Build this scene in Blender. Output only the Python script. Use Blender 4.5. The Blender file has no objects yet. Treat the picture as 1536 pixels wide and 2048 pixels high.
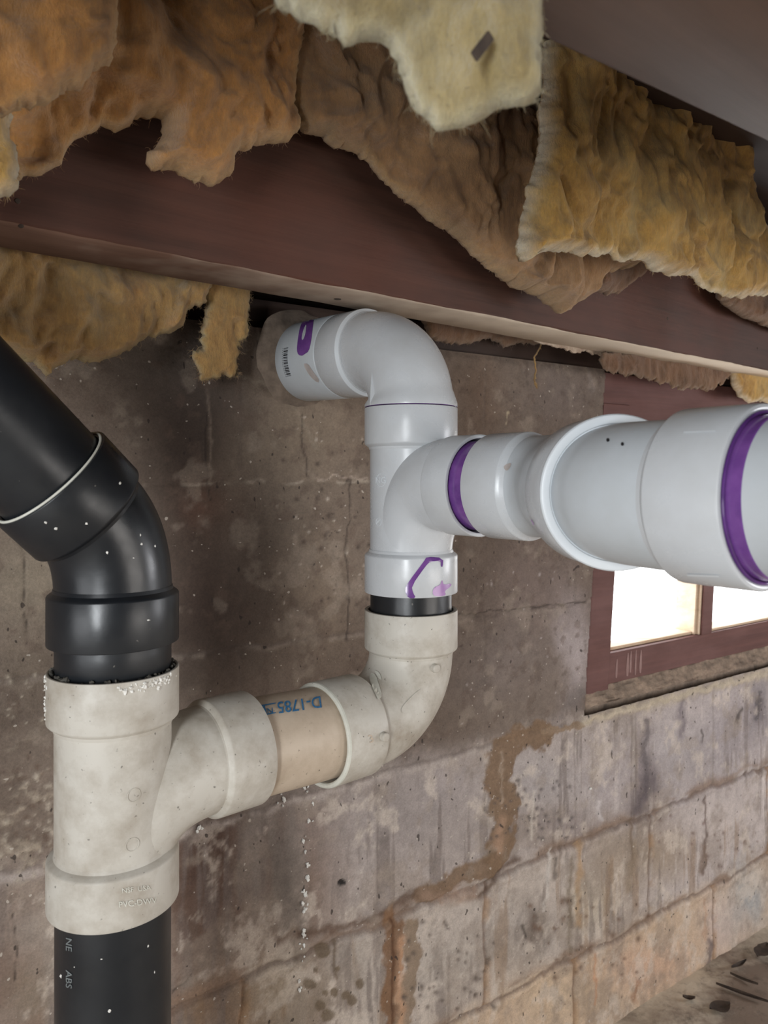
import bpy, bmesh, math, random
import numpy as np
from mathutils import Vector, Matrix, noise
from mathutils.bvhtree import BVHTree
from mathutils.geometry import delaunay_2d_cdt
random.seed(7); rng = np.random.RandomState(7)
scn = bpy.context.scene; COL = scn.collection
F = 1536.0; HU, HV = 768.0, 950.0            # focal length in pixels, horizon row of the level camera
# ------------------------------------------------------------------ camera
cam = bpy.data.cameras.new('camera'); co = bpy.data.objects.new('camera', cam); COL.objects.link(co)
co.location = (0, 0, 0); co.rotation_euler = (math.pi/2, 0, 0)
cam.sensor_fit = 'HORIZONTAL'; cam.sensor_width = 36; cam.lens = 36*F/1536
cam.shift_y = -(1024-HV)/1536.0
cam.clip_start = 0.01
cam.dof.use_dof = True; cam.dof.focus_distance = 0.80; cam.dof.aperture_fstop = 17
scn.camera = co
# ------------------------------------------------------------------ exposure
vs = scn.view_settings
vs.view_transform = 'Standard'; vs.look = 'None'; vs.gamma = 1.0; vs.use_curve_mapping = False
vs.exposure = 0.8
# ------------------------------------------------------------------ daylight and added fill lamps
world = bpy.data.worlds.new('daylight'); scn.world = world; world.use_nodes = True
bg = world.node_tree.nodes['Background']; bg.inputs[0].default_value = (0.93, 0.97, 1.0, 1); bg.inputs[1].default_value = 5.0
# the wall: line through (0, 1.072) along DW ; the room is laid out from it
DW = Vector((0.8201, 0.5721, 0)); NW = Vector((0.5721, -0.8201, 0)); W0 = Vector((0, 1.072, 0))
def WP(s, q, z): return W0 + DW*s + NW*q + Vector((0, 0, z))
def area(name, loc, target, sx, sy, power, col=(1, 1, 1), portal=False):
    l = bpy.data.lights.new(name, 'AREA'); l.shape = 'RECTANGLE'; l.size = sx; l.size_y = sy
    l.energy = power; l.color = col
    o = bpy.data.objects.new(name, l); COL.objects.link(o); o.location = loc
    o.rotation_euler = (Vector(target)-Vector(loc)).to_track_quat('-Z', 'Y').to_euler()
    if portal: l.cycles.is_portal = True
    return o
area('access_door_daylight', (-0.50, -1.25, 0.0), (-0.05, 0.8, -0.1), 0.26, 1.0, 17.5, (0.93, 0.97, 1.0))
area('left_fill_light', (-1.3, -0.9, -0.45), (0.1, 0.8, 0.0), 0.9, 0.7, 5.0, (0.95, 0.97, 1.0))  # added soft fill from behind left, no hatch is known there
area('side_window_daylight', WP(2.3, 1.5, -0.15), WP(0.9, 0.0, -0.75), 0.9, 0.5, 12.0, (0.95, 0.96, 1.0))
area('low_fill_light', WP(0.9, 2.6, -0.5), WP(0.2, 0.0, -0.2), 1.4, 0.7, 11.0, (1.0, 0.95, 0.9))  # added broad low fill for soft ambient light, not a known doorway

# ------------------------------------------------------------------ geometry helpers
def ray(u, v): return Vector(((u-HU)/F, 1.0, (HV-v)/F))
def P(u, v, y): return ray(u, v)*y
def W(u, v, q=0.0):
    r = ray(u, v); t = ((W0 + NW*q).dot(NW))/r.dot(NW); p = r*t
    return (p-W0).dot(DW), p.z
def lin(c):
    c = [x/255.0 for x in c]
    return tuple((x/12.92 if x <= .04045 else ((x+.055)/1.055)**2.4) for x in c)
def wloc(o):
    l = Vector((0, 0, 0))
    while o is not None: l += o.location; o = o.parent
    return l
def setp(o, label=None, cat=None, group=None, kind=None):
    if label: o['label'] = label
    if cat: o['category'] = cat
    if group: o['group'] = group
    if kind: o['kind'] = kind
    return o
def thing(name, loc, label, cat, group=None):
    o = bpy.data.objects.new(name, None); o.empty_display_size = .02; COL.objects.link(o); o.location = loc
    return setp(o, label, cat, group)
def mobj(name, verts, faces, mat, parent=None, origin=None, smooth=True, angle=35):
    base = wloc(parent) if parent else Vector((0, 0, 0))
    org = Vector(origin) if origin is not None else Vector((0, 0, 0))
    if parent is not None and origin is None: org = Vector((0, 0, 0)); off = base
    elif parent is not None: off = org; org = org - base
    else: off = org
    me = bpy.data.meshes.new(name); me.from_pydata([tuple(Vector(v)-off) for v in verts], [], faces)
    bm = bmesh.new(); bm.from_mesh(me); bmesh.ops.remove_doubles(bm, verts=bm.verts, dist=1e-6); bmesh.ops.recalc_face_normals(bm, faces=bm.faces)
    bm.to_mesh(me); bm.free()
    if smooth:
        me.polygons.foreach_set('use_smooth', [True]*len(me.polygons)); me.set_sharp_from_angle(angle=math.radians(angle))
    mats = mat if isinstance(mat, (list, tuple)) else [mat]
    for m in mats: me.materials.append(m)
    o = bpy.data.objects.new(name, me); COL.objects.link(o); o.location = org
    if parent: o.parent = parent
    return o
def frame(d):
    d = Vector(d).normalized(); a = Vector((0, 0, 1)) if abs(d.z) < .9 else Vector((1, 0, 0))
    x = a.cross(d).normalized(); y = d.cross(x).normalized(); return x, y, d
def revolve(p, d, prof, seg=96, closed=False, wob=None):
    x, y, d = frame(d); p = Vector(p); vs_, fs = [], []
    for i, (t, r) in enumerate(prof):
        for k in range(seg):
            a = 2*math.pi*k/seg; rr = r
            if wob: rr = r + wob(t, a)
            vs_.append(p + d*t + (x*math.cos(a)+y*math.sin(a))*rr)
    n = len(prof); m = n if closed else n-1
    for i in range(m):
        for k in range(seg):
            j = (i+1) % n; k2 = (k+1) % seg
            fs.append((i*seg+k, i*seg+k2, j*seg+k2, j*seg+k))
    if not closed:
        fs.append(tuple(range(seg))[::-1]); fs.append(tuple((n-1)*seg+k for k in range(seg)))
    return vs_, fs
def sweep(path, radii, seg=72, caps=True):
    path = [Vector(p) for p in path]; vs_, fs = [], []
    t0 = (path[1]-path[0]).normalized(); x, y, _ = frame(t0); prev = t0
    for i, p in enumerate(path):
        t = (path[min(i+1, len(path)-1)]-path[max(i-1, 0)]).normalized()
        q = prev.rotation_difference(t); x = q @ x; y = q @ y; prev = t
        r = radii[i] if isinstance(radii, (list, tuple)) else radii
        for k in range(seg):
            a = 2*math.pi*k/seg; vs_.append(p+(x*math.cos(a)+y*math.sin(a))*r)
    n = len(path)
    for i in range(n-1):
        for k in range(seg):
            k2 = (k+1) % seg; fs.append((i*seg+k, i*seg+k2, (i+1)*seg+k2, (i+1)*seg+k))
    if caps:
        fs.append(tuple(range(seg))[::-1]); fs.append(tuple((n-1)*seg+k for k in range(seg)))
    return vs_, fs
def bez(p0, p1, p2, p3, n=20):
    out = []
    for i in range(n+1):
        t = i/n; out.append(Vector(p0)*(1-t)**3+Vector(p1)*3*t*(1-t)**2+Vector(p2)*3*t*t*(1-t)+Vector(p3)*t**3)
    return out
def bend(c0, d0, c1, d1, n=20):
    """smooth pipe bend from point c0 heading d0 to point c1 heading d1"""
    c0, c1 = Vector(c0), Vector(c1); L = (c1-c0).length; a = Vector(d0).angle(Vector(d1)); k = L*(0.333+0.052*a*a/2.46)
    return bez(c0, c0+Vector(d0).normalized()*k, c1-Vector(d1).normalized()*k, c1, n)
def join(*parts):
    V, Fc = [], []
    for v, f in parts:
        o = len(V); V += list(v); Fc += [tuple(i+o for i in q) for q in f]
    return V, Fc
def box(c, ax, ay, az):
    c = Vector(c); ax, ay, az = Vector(ax), Vector(ay), Vector(az); v = []
    for k in (-1, 1):
        for j in (-1, 1):
            for i in (-1, 1): v.append(c+ax*i+ay*j+az*k)
    return v, [(0, 2, 3, 1), (4, 5, 7, 6), (0, 1, 5, 4), (2, 6, 7, 3), (0, 4, 6, 2), (1, 3, 7, 5)]
def bvh_of(v, f): return BVHTree.FromPolygons([Vector(q) for q in v], f)
def bvh_obj(*objs):
    V, Fc = [], []
    for o in objs:
        b = wloc(o); n = len(V); V += [v.co+b for v in o.data.vertices]; Fc += [tuple(i+n for i in p.vertices) for p in o.data.polygons]
    return BVHTree.FromPolygons(V, Fc)
def hit(bvh, u, v):
    r = ray(u, v).normalized(); loc, nrm, _, _ = bvh.ray_cast(Vector((0, 0, 0)), r)
    if loc is None: return None, None
    if nrm.dot(r) > 0: nrm = -nrm
    return loc, nrm
def inpoly(x, y, poly):
    c = False; n = len(poly); j = n-1
    for i in range(n):
        xi, yi = poly[i]; xj, yj = poly[j]
        if ((yi > y) != (yj > y)) and (x < (xj-xi)*(y-yi)/(yj-yi+1e-12)+xi): c = not c
        j = i
    return c
def densify(poly, step):
    out = []
    for i in range(len(poly)):
        a = poly[i]; b = poly[(i+1) % len(poly)]; L = math.hypot(b[0]-a[0], b[1]-a[1]); n = max(1, int(L/step))
        for k in range(n): out.append((a[0]+(b[0]-a[0])*k/n, a[1]+(b[1]-a[1])*k/n))
    return out
def smooth_poly(poly, it=2):
    for _ in range(it):
        q = []
        for i in range(len(poly)):
            a = poly[i]; b = poly[(i+1) % len(poly)]
            q.append((a[0]*.75+b[0]*.25, a[1]*.75+b[1]*.25)); q.append((a[0]*.25+b[0]*.75, a[1]*.25+b[1]*.75))
        poly = q
    return poly
def decal(name, bvh, poly, mat, parent, step=5, off=.0005, sm=2, label=None):
    """a thin film of paint lying on a surface"""
    poly = densify(smooth_poly(poly, sm), step); n = len(poly); pts = [Vector(p) for p in poly]
    xs = [p[0] for p in poly]; ys = [p[1] for p in poly]; x = min(xs)+step*.5
    while x < max(xs):
        y = min(ys)+step*.5
        while y < max(ys):
            if inpoly(x, y, poly) and min((x-p[0])**2+(y-p[1])**2 for p in poly) > (step*.5)**2: pts.append(Vector((x, y)))
            y += step
        x += step
    r = delaunay_2d_cdt(pts, [(i, (i+1) % n) for i in range(n)], [], 1, 1e-4)
    V = []; ok = []
    for p in r[0]:
        l, nn = hit(bvh, p.x, p.y); ok.append(l is not None); V.append(l+nn*off if l is not None else Vector((0, 0, 0)))
    fs = [tuple(f) for f in r[2] if all(ok[i] for i in f)]
    fs = [f for f in fs if max((V[f[i]]-V[f[i-1]]).length for i in range(len(f))) < .02]
    used = sorted({i for f in fs for i in f}); mp = {j: i for i, j in enumerate(used)}
    o = mobj(name, [V[i] for i in used], [tuple(mp[i] for i in f) for f in fs], mat, parent)
    if label: o['label'] = label
    return o
def text_decal(name, s, bvh, cu, cv, rot, h, mat, parent, squeeze=1.0, off=.0005, shear=0):
    cu_ = bpy.data.curves.new('t', 'FONT'); cu_.body = s; cu_.size = h*1.4; cu_.align_x = 'CENTER'; cu_.align_y = 'CENTER'; cu_.resolution_u = 3; cu_.offset = h*.012
    cu_.shear = shear
    to = bpy.data.objects.new('t', cu_); COL.objects.link(to); dg = bpy.context.evaluated_depsgraph_get(); dg.update()
    me = to.evaluated_get(dg).to_mesh(); vv = [v.co.copy() for v in me.vertices]; ff = [tuple(p.vertices) for p in me.polygons]
    to.evaluated_get(dg).to_mesh_clear(); bpy.data.objects.remove(to); bpy.data.curves.remove(cu_)
    c, s_ = math.cos(rot), math.sin(rot); V = []
    for p in vv:
        x, y = p.x*squeeze, p.y; l, nn = hit(bvh, cu + x*c - y*s_, cv - (x*s_ + y*c))
        V.append(l+nn*off if l is not None else None)
    ff = [f for f in ff if all(V[i] is not None for i in f)]
    used = sorted({i for f in ff for i in f}); mp = {j: i for i, j in enumerate(used)}
    return mobj(name, [V[i] for i in used], [tuple(mp[i] for i in f) for f in ff], mat, parent, smooth=False)
def on_surf(bvh, u, v):
    l, n = hit(bvh, u, v); return l, n
def ring_mesh(c, n, r, w, seg=40, rs=8, arc=(0, 2*math.pi)):
    x, y, n = frame(n); full = abs(arc[1]-arc[0]-2*math.pi) < 1e-6; path = []
    m = seg if full else seg+1
    V, Fc = [], []
    for i in range(m):
        a = arc[0]+(arc[1]-arc[0])*i/seg; e = x*math.cos(a)+y*math.sin(a)
        for k in range(rs):
            b = 2*math.pi*k/rs; V.append(Vector(c)+e*(r+w*math.cos(b))+n*w*math.sin(b))
    for i in range(seg):
        j = (i+1) % m
        for k in range(rs): Fc.append((i*rs+k, i*rs+(k+1) % rs, j*rs+(k+1) % rs, j*rs+k))
    return V, Fc

# ------------------------------------------------------------------ materials
class NT:
    def __init__(s, name):
        s.m = bpy.data.materials.new(name); s.m.use_nodes = True; s.t = s.m.node_tree; s.b = s.t.nodes['Principled BSDF']
    def n(s, typ, **kw):
        nd = s.t.nodes.new(typ)
        for k, v in kw.items():
            if k in nd.inputs.keys(): nd.inputs[k].default_value = v
            else: setattr(nd, k, v)
        return nd
    def l(s, a, b): s.t.links.new(a, b)
    def pos(s): return s.n('ShaderNodeNewGeometry').outputs['Position']
    def noise(s, scale, detail=4, rough=.55, vec=None, stretch=None, rot=None):
        v = vec or s.pos()
        if stretch:
            mp = s.n('ShaderNodeMapping'); mp.inputs['Scale'].default_value = stretch
            if rot: mp.inputs['Rotation'].default_value = rot
            s.l(v, mp.inputs['Vector']); v = mp.outputs[0]
        nz = s.n('ShaderNodeTexNoise', Scale=scale, Detail=detail, Roughness=rough); s.l(v, nz.inputs['Vector']); return nz.outputs['Fac']
    def ramp(s, fac, stops):
        r = s.n('ShaderNodeValToRGB'); e = r.color_ramp.elements
        while len(e) < len(stops): e.new(.5)
        for i, (p, c) in enumerate(stops): e[i].position = p; e[i].color = (*c, 1) if len(c) == 3 else c
        s.l(fac, r.inputs[0]); return r.outputs[0]
    def mix(s, fac, a, b, mode='MIX'):
        m = s.n('ShaderNodeMix', data_type='RGBA', blend_type=mode)
        if isinstance(fac, (int, float)): m.inputs[0].default_value = fac
        else: s.l(fac, m.inputs[0])
        for i, c in ((6, a), (7, b)):
            if isinstance(c, tuple): m.inputs[i].default_value = (*c, 1)
            else: s.l(c, m.inputs[i])
        return m.outputs[2]
    def bump(s, h, dist=.001, strength=1.0):
        b = s.n('ShaderNodeBump'); b.inputs['Distance'].default_value = dist; b.inputs['Strength'].default_value = strength
        s.l(h, b.inputs['Height']); s.l(b.outputs[0], s.b.inputs['Normal'])
def BW(x): return (x, x, x)
def m_plastic(name, col, dirt, rough=.25, dirt_amt=.5, spots=True, d_scale=14, bump=.0002):
    t = NT(name); a = t.noise(d_scale, 6, .65); fac = t.ramp(a, [(.42, BW(0)), (.72, BW(dirt_amt))])
    c = t.mix(fac, lin(col), lin(dirt))
    if spots:
        sp = t.ramp(t.noise(260, 2, .5), [(.70, BW(0)), (.76, BW(.7))]); c = t.mix(sp, c, lin([x*.45 for x in dirt]))
    t.l(c, t.b.inputs['Base Color']); rr = t.ramp(a, [(.3, BW(rough)), (.8, BW(min(1, rough+.25)))]); t.l(rr, t.b.inputs['Roughness'])
    t.b.inputs['IOR'].default_value = 1.46
    t.bump(t.noise(90, 3, .5), bump, .6)
    return t.m
M = {}
M['pvc'] = m_plastic('new_white_pvc', (192, 195, 198), (172, 172, 170), .2, .5, False)
M['pvc_lip'] = m_plastic('new_white_pvc_rim', (208, 213, 217), (194, 194, 192), .3, .4, False)
M['pvc_grey'] = m_plastic('new_white_pvc_pipe', (186, 191, 195), (168, 171, 170), .28, .5, False)
M['old'] = m_plastic('aged_pvc', (192, 187, 177), (146, 134, 118), .42, .85, True, 22, .0004)
M['old_pipe'] = m_plastic('aged_beige_pvc_pipe', (190, 174, 155), (160, 142, 122), .4, .7, True, 30, .0003)
M['old_lip'] = m_plastic('aged_pvc_rim', (204, 203, 192), (168, 164, 150), .5, .7, True, 40, .0004)
def m_abs():
    t = NT('black_abs'); a = t.noise(9, 6, .65); fac = t.ramp(a, [(.45, BW(0)), (.75, BW(.5))])
    c = t.mix(fac, lin((25, 28, 32)), lin((50, 50, 49)))
    sp = t.ramp(t.noise(190, 1, .4), [(.80, BW(0)), (.83, BW(.6))]); c = t.mix(sp, c, lin((120, 116, 110)))
    t.l(c, t.b.inputs['Base Color']); t.l(t.ramp(t.noise(16, 5, .6), [(.3, BW(.26)), (.8, BW(.5))]), t.b.inputs['Roughness'])
    t.bump(t.noise(120, 3, .5), .0002, .5); return t.m
M['abs'] = m_abs()
def m_flat(name, col, rough=.5, col2=None, scale=60, bump=0):
    t = NT(name); c2 = col2 or tuple(x*.85 for x in col)
    t.l(t.mix(t.ramp(t.noise(scale, 4, .6), [(.35, BW(0)), (.7, BW(1))]), lin(col), lin(c2)), t.b.inputs['Base Color'])
    t.b.inputs['Roughness'].default_value = rough
    if bump: t.bump(t.noise(scale*3, 4, .6), bump, 1)
    return t.m
M['primer'] = m_flat('purple_primer', (94, 56, 122), .15, (122, 78, 146), 45)
M['primer_dark'] = m_flat('dark_purple_primer', (72, 38, 98), .18, (90, 50, 118), 60)
M['primer_thin'] = m_flat('thin_purple_primer', (168, 130, 178), .25, (150, 105, 165), 50)
M['dirt'] = m_flat('brown_smudge', (165, 155, 150), .5, (185, 176, 172), 90)
M['ink'] = m_flat('black_ink', (40, 40, 44), .5)
M['ink_grey'] = m_flat('grey_ink', (118, 124, 124), .5)
M['ink_blue'] = m_flat('blue_ink', (30, 92, 140), .5, (60, 120, 160), 300)
M['glue'] = m_flat('brown_solvent_cement', (110, 72, 46), .3, (84, 54, 36), 70)
M['putty'] = m_flat('dried_cement_crust', (44, 41, 37), .8, (92, 88, 80), 200, .0008)
M['white_crust'] = m_flat('white_crust', (232, 230, 224), .9, (206, 202, 194), 120, .0005)
M['mortar'] = m_flat('mortar', (158, 138, 120), .95, (108, 94, 82), 40, .003)
M['collar'] = m_flat('grey_beige_mortar', (118, 103, 90), .95, (88, 76, 66), 60, .001)
M['leaf'] = m_flat('dead_leaf', (52, 42, 36), .8, (80, 66, 54), 60, .0005)
def m_wood(name, c1, c2, c3, dirx, rough=.6, bump=.0006):
    t = NT(name); ang = math.atan2(dirx.y, dirx.x)
    v = t.n('ShaderNodeVectorRotate', rotation_type='Z_AXIS'); v.inputs['Angle'].default_value = -ang; t.l(t.pos(), v.inputs['Vector'])
    g = t.noise(60, 6, .65, v.outputs[0], (.06, 1.0, 1.6)); b = t.noise(5, 5, .6, v.outputs[0], (.7, 1, 1.6))
    c = t.mix(t.ramp(g, [(.3, BW(0)), (.75, BW(1))]), lin(c1), lin(c2)); c = t.mix(t.ramp(b, [(.42, BW(0)), (.72, BW(.75))]), c, lin(c3))
    t.l(c, t.b.inputs['Base Color']); t.b.inputs['Roughness'].default_value = rough; t.b.inputs['Specular IOR Level'].default_value = .2; t.bump(g, bump, .7); return t.m
BD = Vector((0.768, 0.6405, 0)).normalized(); NB = Vector((0.6405, -0.768, 0)).normalized(); B0 = Vector((0, .852, 0))
M['beam'] = m_wood('dark_red_brown_beam', (80, 54, 44), (58, 40, 33), (94, 56, 44), BD)
M['beam_under'] = m_wood('dusty_beam_underside', (112, 84, 70), (84, 60, 50), (132, 106, 90), BD, .85)
def dusty():
    m = M['beam_under']; nt = m.node_tree; b = nt.nodes['Principled BSDF']; src = b.inputs['Base Color'].links[0].from_socket
    g = nt.nodes.new('ShaderNodeNewGeometry'); d = nt.nodes.new('ShaderNodeVectorMath'); d.operation = 'DOT_PRODUCT'; d.inputs[1].default_value = tuple(BD); nt.links.new(g.outputs['Position'], d.inputs[0])
    nz = nt.nodes.new('ShaderNodeTexNoise'); nz.inputs['Scale'].default_value = 25; nt.links.new(g.outputs['Position'], nz.inputs['Vector'])
    a = nt.nodes.new('ShaderNodeMath'); a.operation = 'MULTIPLY_ADD'; a.inputs[1].default_value = .35; nt.links.new(nz.outputs['Fac'], a.inputs[0]); nt.links.new(d.outputs['Value'], a.inputs[2])
    mr = nt.nodes.new('ShaderNodeMapRange'); mr.inputs['From Min'].default_value = .45; mr.inputs['From Max'].default_value = 1.0; nt.links.new(a.outputs[0], mr.inputs['Value'])
    mx = nt.nodes.new('ShaderNodeMix'); mx.data_type = 'RGBA'; nt.links.new(mr.outputs['Result'], mx.inputs[0]); nt.links.new(src, mx.inputs[6]); mx.inputs[7].default_value = (*lin((200, 186, 168)), 1); nt.links.new(mx.outputs[2], b.inputs['Base Color'])
dusty()
M['joist'] = m_wood('dusty_brown_joist', (92, 71, 58), (76, 58, 47), (104, 80, 66), BD)
M['frame'] = m_wood('red_brown_window_paint', (106, 72, 66), (84, 56, 52), (122, 90, 86), DW, .65)
M['rawwood'] = m_wood('pale_raw_wood', (205, 180, 150), (170, 135, 105), (225, 210, 190), Vector((0, 0, 1)), .7)
M['subfloor'] = m_wood('dark_subfloor', (60, 46, 40), (44, 34, 30), (74, 58, 50), BD)
def m_glass():
    t = NT('window_glass'); o = t.t.nodes['Material Output']; tr = t.n('ShaderNodeBsdfTransparent'); gl = t.n('ShaderNodeBsdfGlossy'); gl.inputs['Roughness'].default_value = .03
    mx = t.n('ShaderNodeMixShader'); mx.inputs[0].default_value = .04; t.l(tr.outputs[0], mx.inputs[1]); t.l(gl.outputs[0], mx.inputs[2]); t.l(mx.outputs[0], o.inputs[0]); return t.m
M['glass'] = m_glass()
def m_wall():
    t = NT('painted_concrete_block'); at = t.n('ShaderNodeAttribute', attribute_name='tint')
    v = t.n('ShaderNodeVectorRotate', rotation_type='Z_AXIS'); v.inputs['Angle'].default_value = -math.atan2(DW.y, DW.x); t.l(t.pos(), v.inputs['Vector'])
    n1 = t.noise(70, 8, .7, v.outputs[0]); n2 = t.noise(420, 4, .7, v.outputs[0])
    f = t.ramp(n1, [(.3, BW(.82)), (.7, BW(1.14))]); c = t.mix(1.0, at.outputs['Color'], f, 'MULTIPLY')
    f2 = t.ramp(n2, [(.35, BW(.86)), (.65, BW(1.1))]); c = t.mix(1.0, c, f2, 'MULTIPLY')
    sp = t.ramp(t.noise(150, 1, .3, v.outputs[0]), [(.745, BW(0)), (.765, BW(.7))]); c = t.mix(sp, c, lin((190, 180, 168)))
    dk = t.ramp(t.noise(110, 1, .3, v.outputs[0], (1.3, 1, .9)), [(.225, BW(.8)), (.25, BW(0))]); c = t.mix(dk, c, lin((52, 44, 40)))
    t.l(c, t.b.inputs['Base Color']); t.b.inputs['Roughness'].default_value = .78; t.b.inputs['Specular IOR Level'].default_value = .3
    mixh = t.mix(.45, n1, n2); t.bump(mixh, .0016, .8); return t.m
M['wall'] = m_wall()
def m_floor():
    t = NT('dirty_concrete_floor'); a = t.noise(5, 7, .65); b = t.noise(26, 6, .7)
    c = t.mix(t.ramp(a, [(.42, BW(0)), (.6, BW(1))]), lin((134, 118, 104)), lin((214, 202, 182)))
    c = t.mix(t.ramp(b, [(.52, BW(0)), (.7, BW(.75))]), c, lin((80, 68, 60))); t.l(c, t.b.inputs['Base Color']); t.b.inputs['Roughness'].default_value = .85
    t.bump(b, .003, .8); return t.m
M['floor'] = m_floor()
def m_ins(name, cols, edge):
    t = NT(name); at = t.n('ShaderNodeAttribute', attribute_name='edge')
    a = t.noise(11, 5, .6); b = t.noise(55, 6, .7, None, (1, 1, .45)); f = t.noise(420, 5, .8, None, (1, 1, .35))
    c = t.ramp(a, [(.32, lin(cols[0])), (.5, lin(cols[1])), (.68, lin(cols[2]))])
    c = t.mix(t.ramp(b, [(.35, BW(.0)), (.7, BW(.65))]), c, lin([min(255, x*1.22) for x in cols[1]]))
    g = t.noise(23, 5, .65, None, (1, 1, .6)); c = t.mix(t.ramp(g, [(.5, BW(0)), (.72, BW(.7))]), c, lin([x*.72 for x in cols[0]]))
    c = t.mix(at.outputs['Fac'], c, lin(edge))
    c = t.mix(1.0, c, t.ramp(f, [(.3, BW(.8)), (.7, BW(1.15))]), 'MULTIPLY')
    t.l(c, t.b.inputs['Base Color']); t.b.inputs['Roughness'].default_value = .95; t.b.inputs['Specular IOR Level'].default_value = .1
    t.b.inputs['Sheen Weight'].default_value = .35; t.b.inputs['Sheen Roughness'].default_value = .5
    t.b.inputs['Subsurface Weight'].default_value = .25; t.b.inputs['Subsurface Radius'].default_value = (.012, .008, .004); t.b.inputs['Subsurface Scale'].default_value = 1.0
    t.bump(t.mix(.5, b, f), .006, 1.0); return t.m
M['ins_orange'] = m_ins('orange_fibreglass', [(150, 102, 52), (176, 126, 70), (184, 142, 94)], (196, 160, 108))
M['ins_tan'] = m_ins('tan_fibreglass', [(134, 96, 60), (154, 118, 80), (168, 136, 102)], (184, 152, 106))
M['ins_yellow'] = m_ins('yellow_fibreglass', [(146, 108, 54), (186, 146, 76), (184, 160, 108)], (240, 230, 206))
M['ins_cream'] = m_ins('cream_fibreglass', [(122, 98, 52), (148, 130, 86), (156, 144, 112)], (206, 200, 172))
M['ins_old'] = m_ins('pale_yellow_fibreglass', [(160, 110, 60), (174, 138, 86), (150, 136, 106)], (186, 168, 116))
M['ins_brown'] = m_ins('brown_fibreglass', [(96, 68, 48), (116, 84, 60), (132, 102, 76)], (140, 112, 84))

# ------------------------------------------------------------------ noise fields for the block wall (numpy)
def vnoise(x, y, seed=0):
    xi = np.floor(x).astype(np.int64); yi = np.floor(y).astype(np.int64); xf = x-xi; yf = y-yi
    def h(a, b):
        n = (a*374761393 + b*668265263 + seed*1442695041) & 0x7fffffff; n = ((n ^ (n >> 13))*1274126177) & 0x7fffffff; return ((n ^ (n >> 16)) & 0xffff)/65535.0
    u = xf*xf*(3-2*xf); v = yf*yf*(3-2*yf)
    return (h(xi, yi)*(1-u)+h(xi+1, yi)*u)*(1-v)+(h(xi, yi+1)*(1-u)+h(xi+1, yi+1)*u)*v
def fbm(x, y, o=5, seed=0, g=.55):
    a = 1; s = 0; t = 0
    for i in range(o): s = s+a*vnoise(x*2**i+17*i, y*2**i-9*i, seed+i); t += a; a *= g
    return s/t
def sst(a, b, x): t = np.clip((x-a)/(b-a), 0, 1); return t*t*(3-2*t)
ZT = .185
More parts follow.
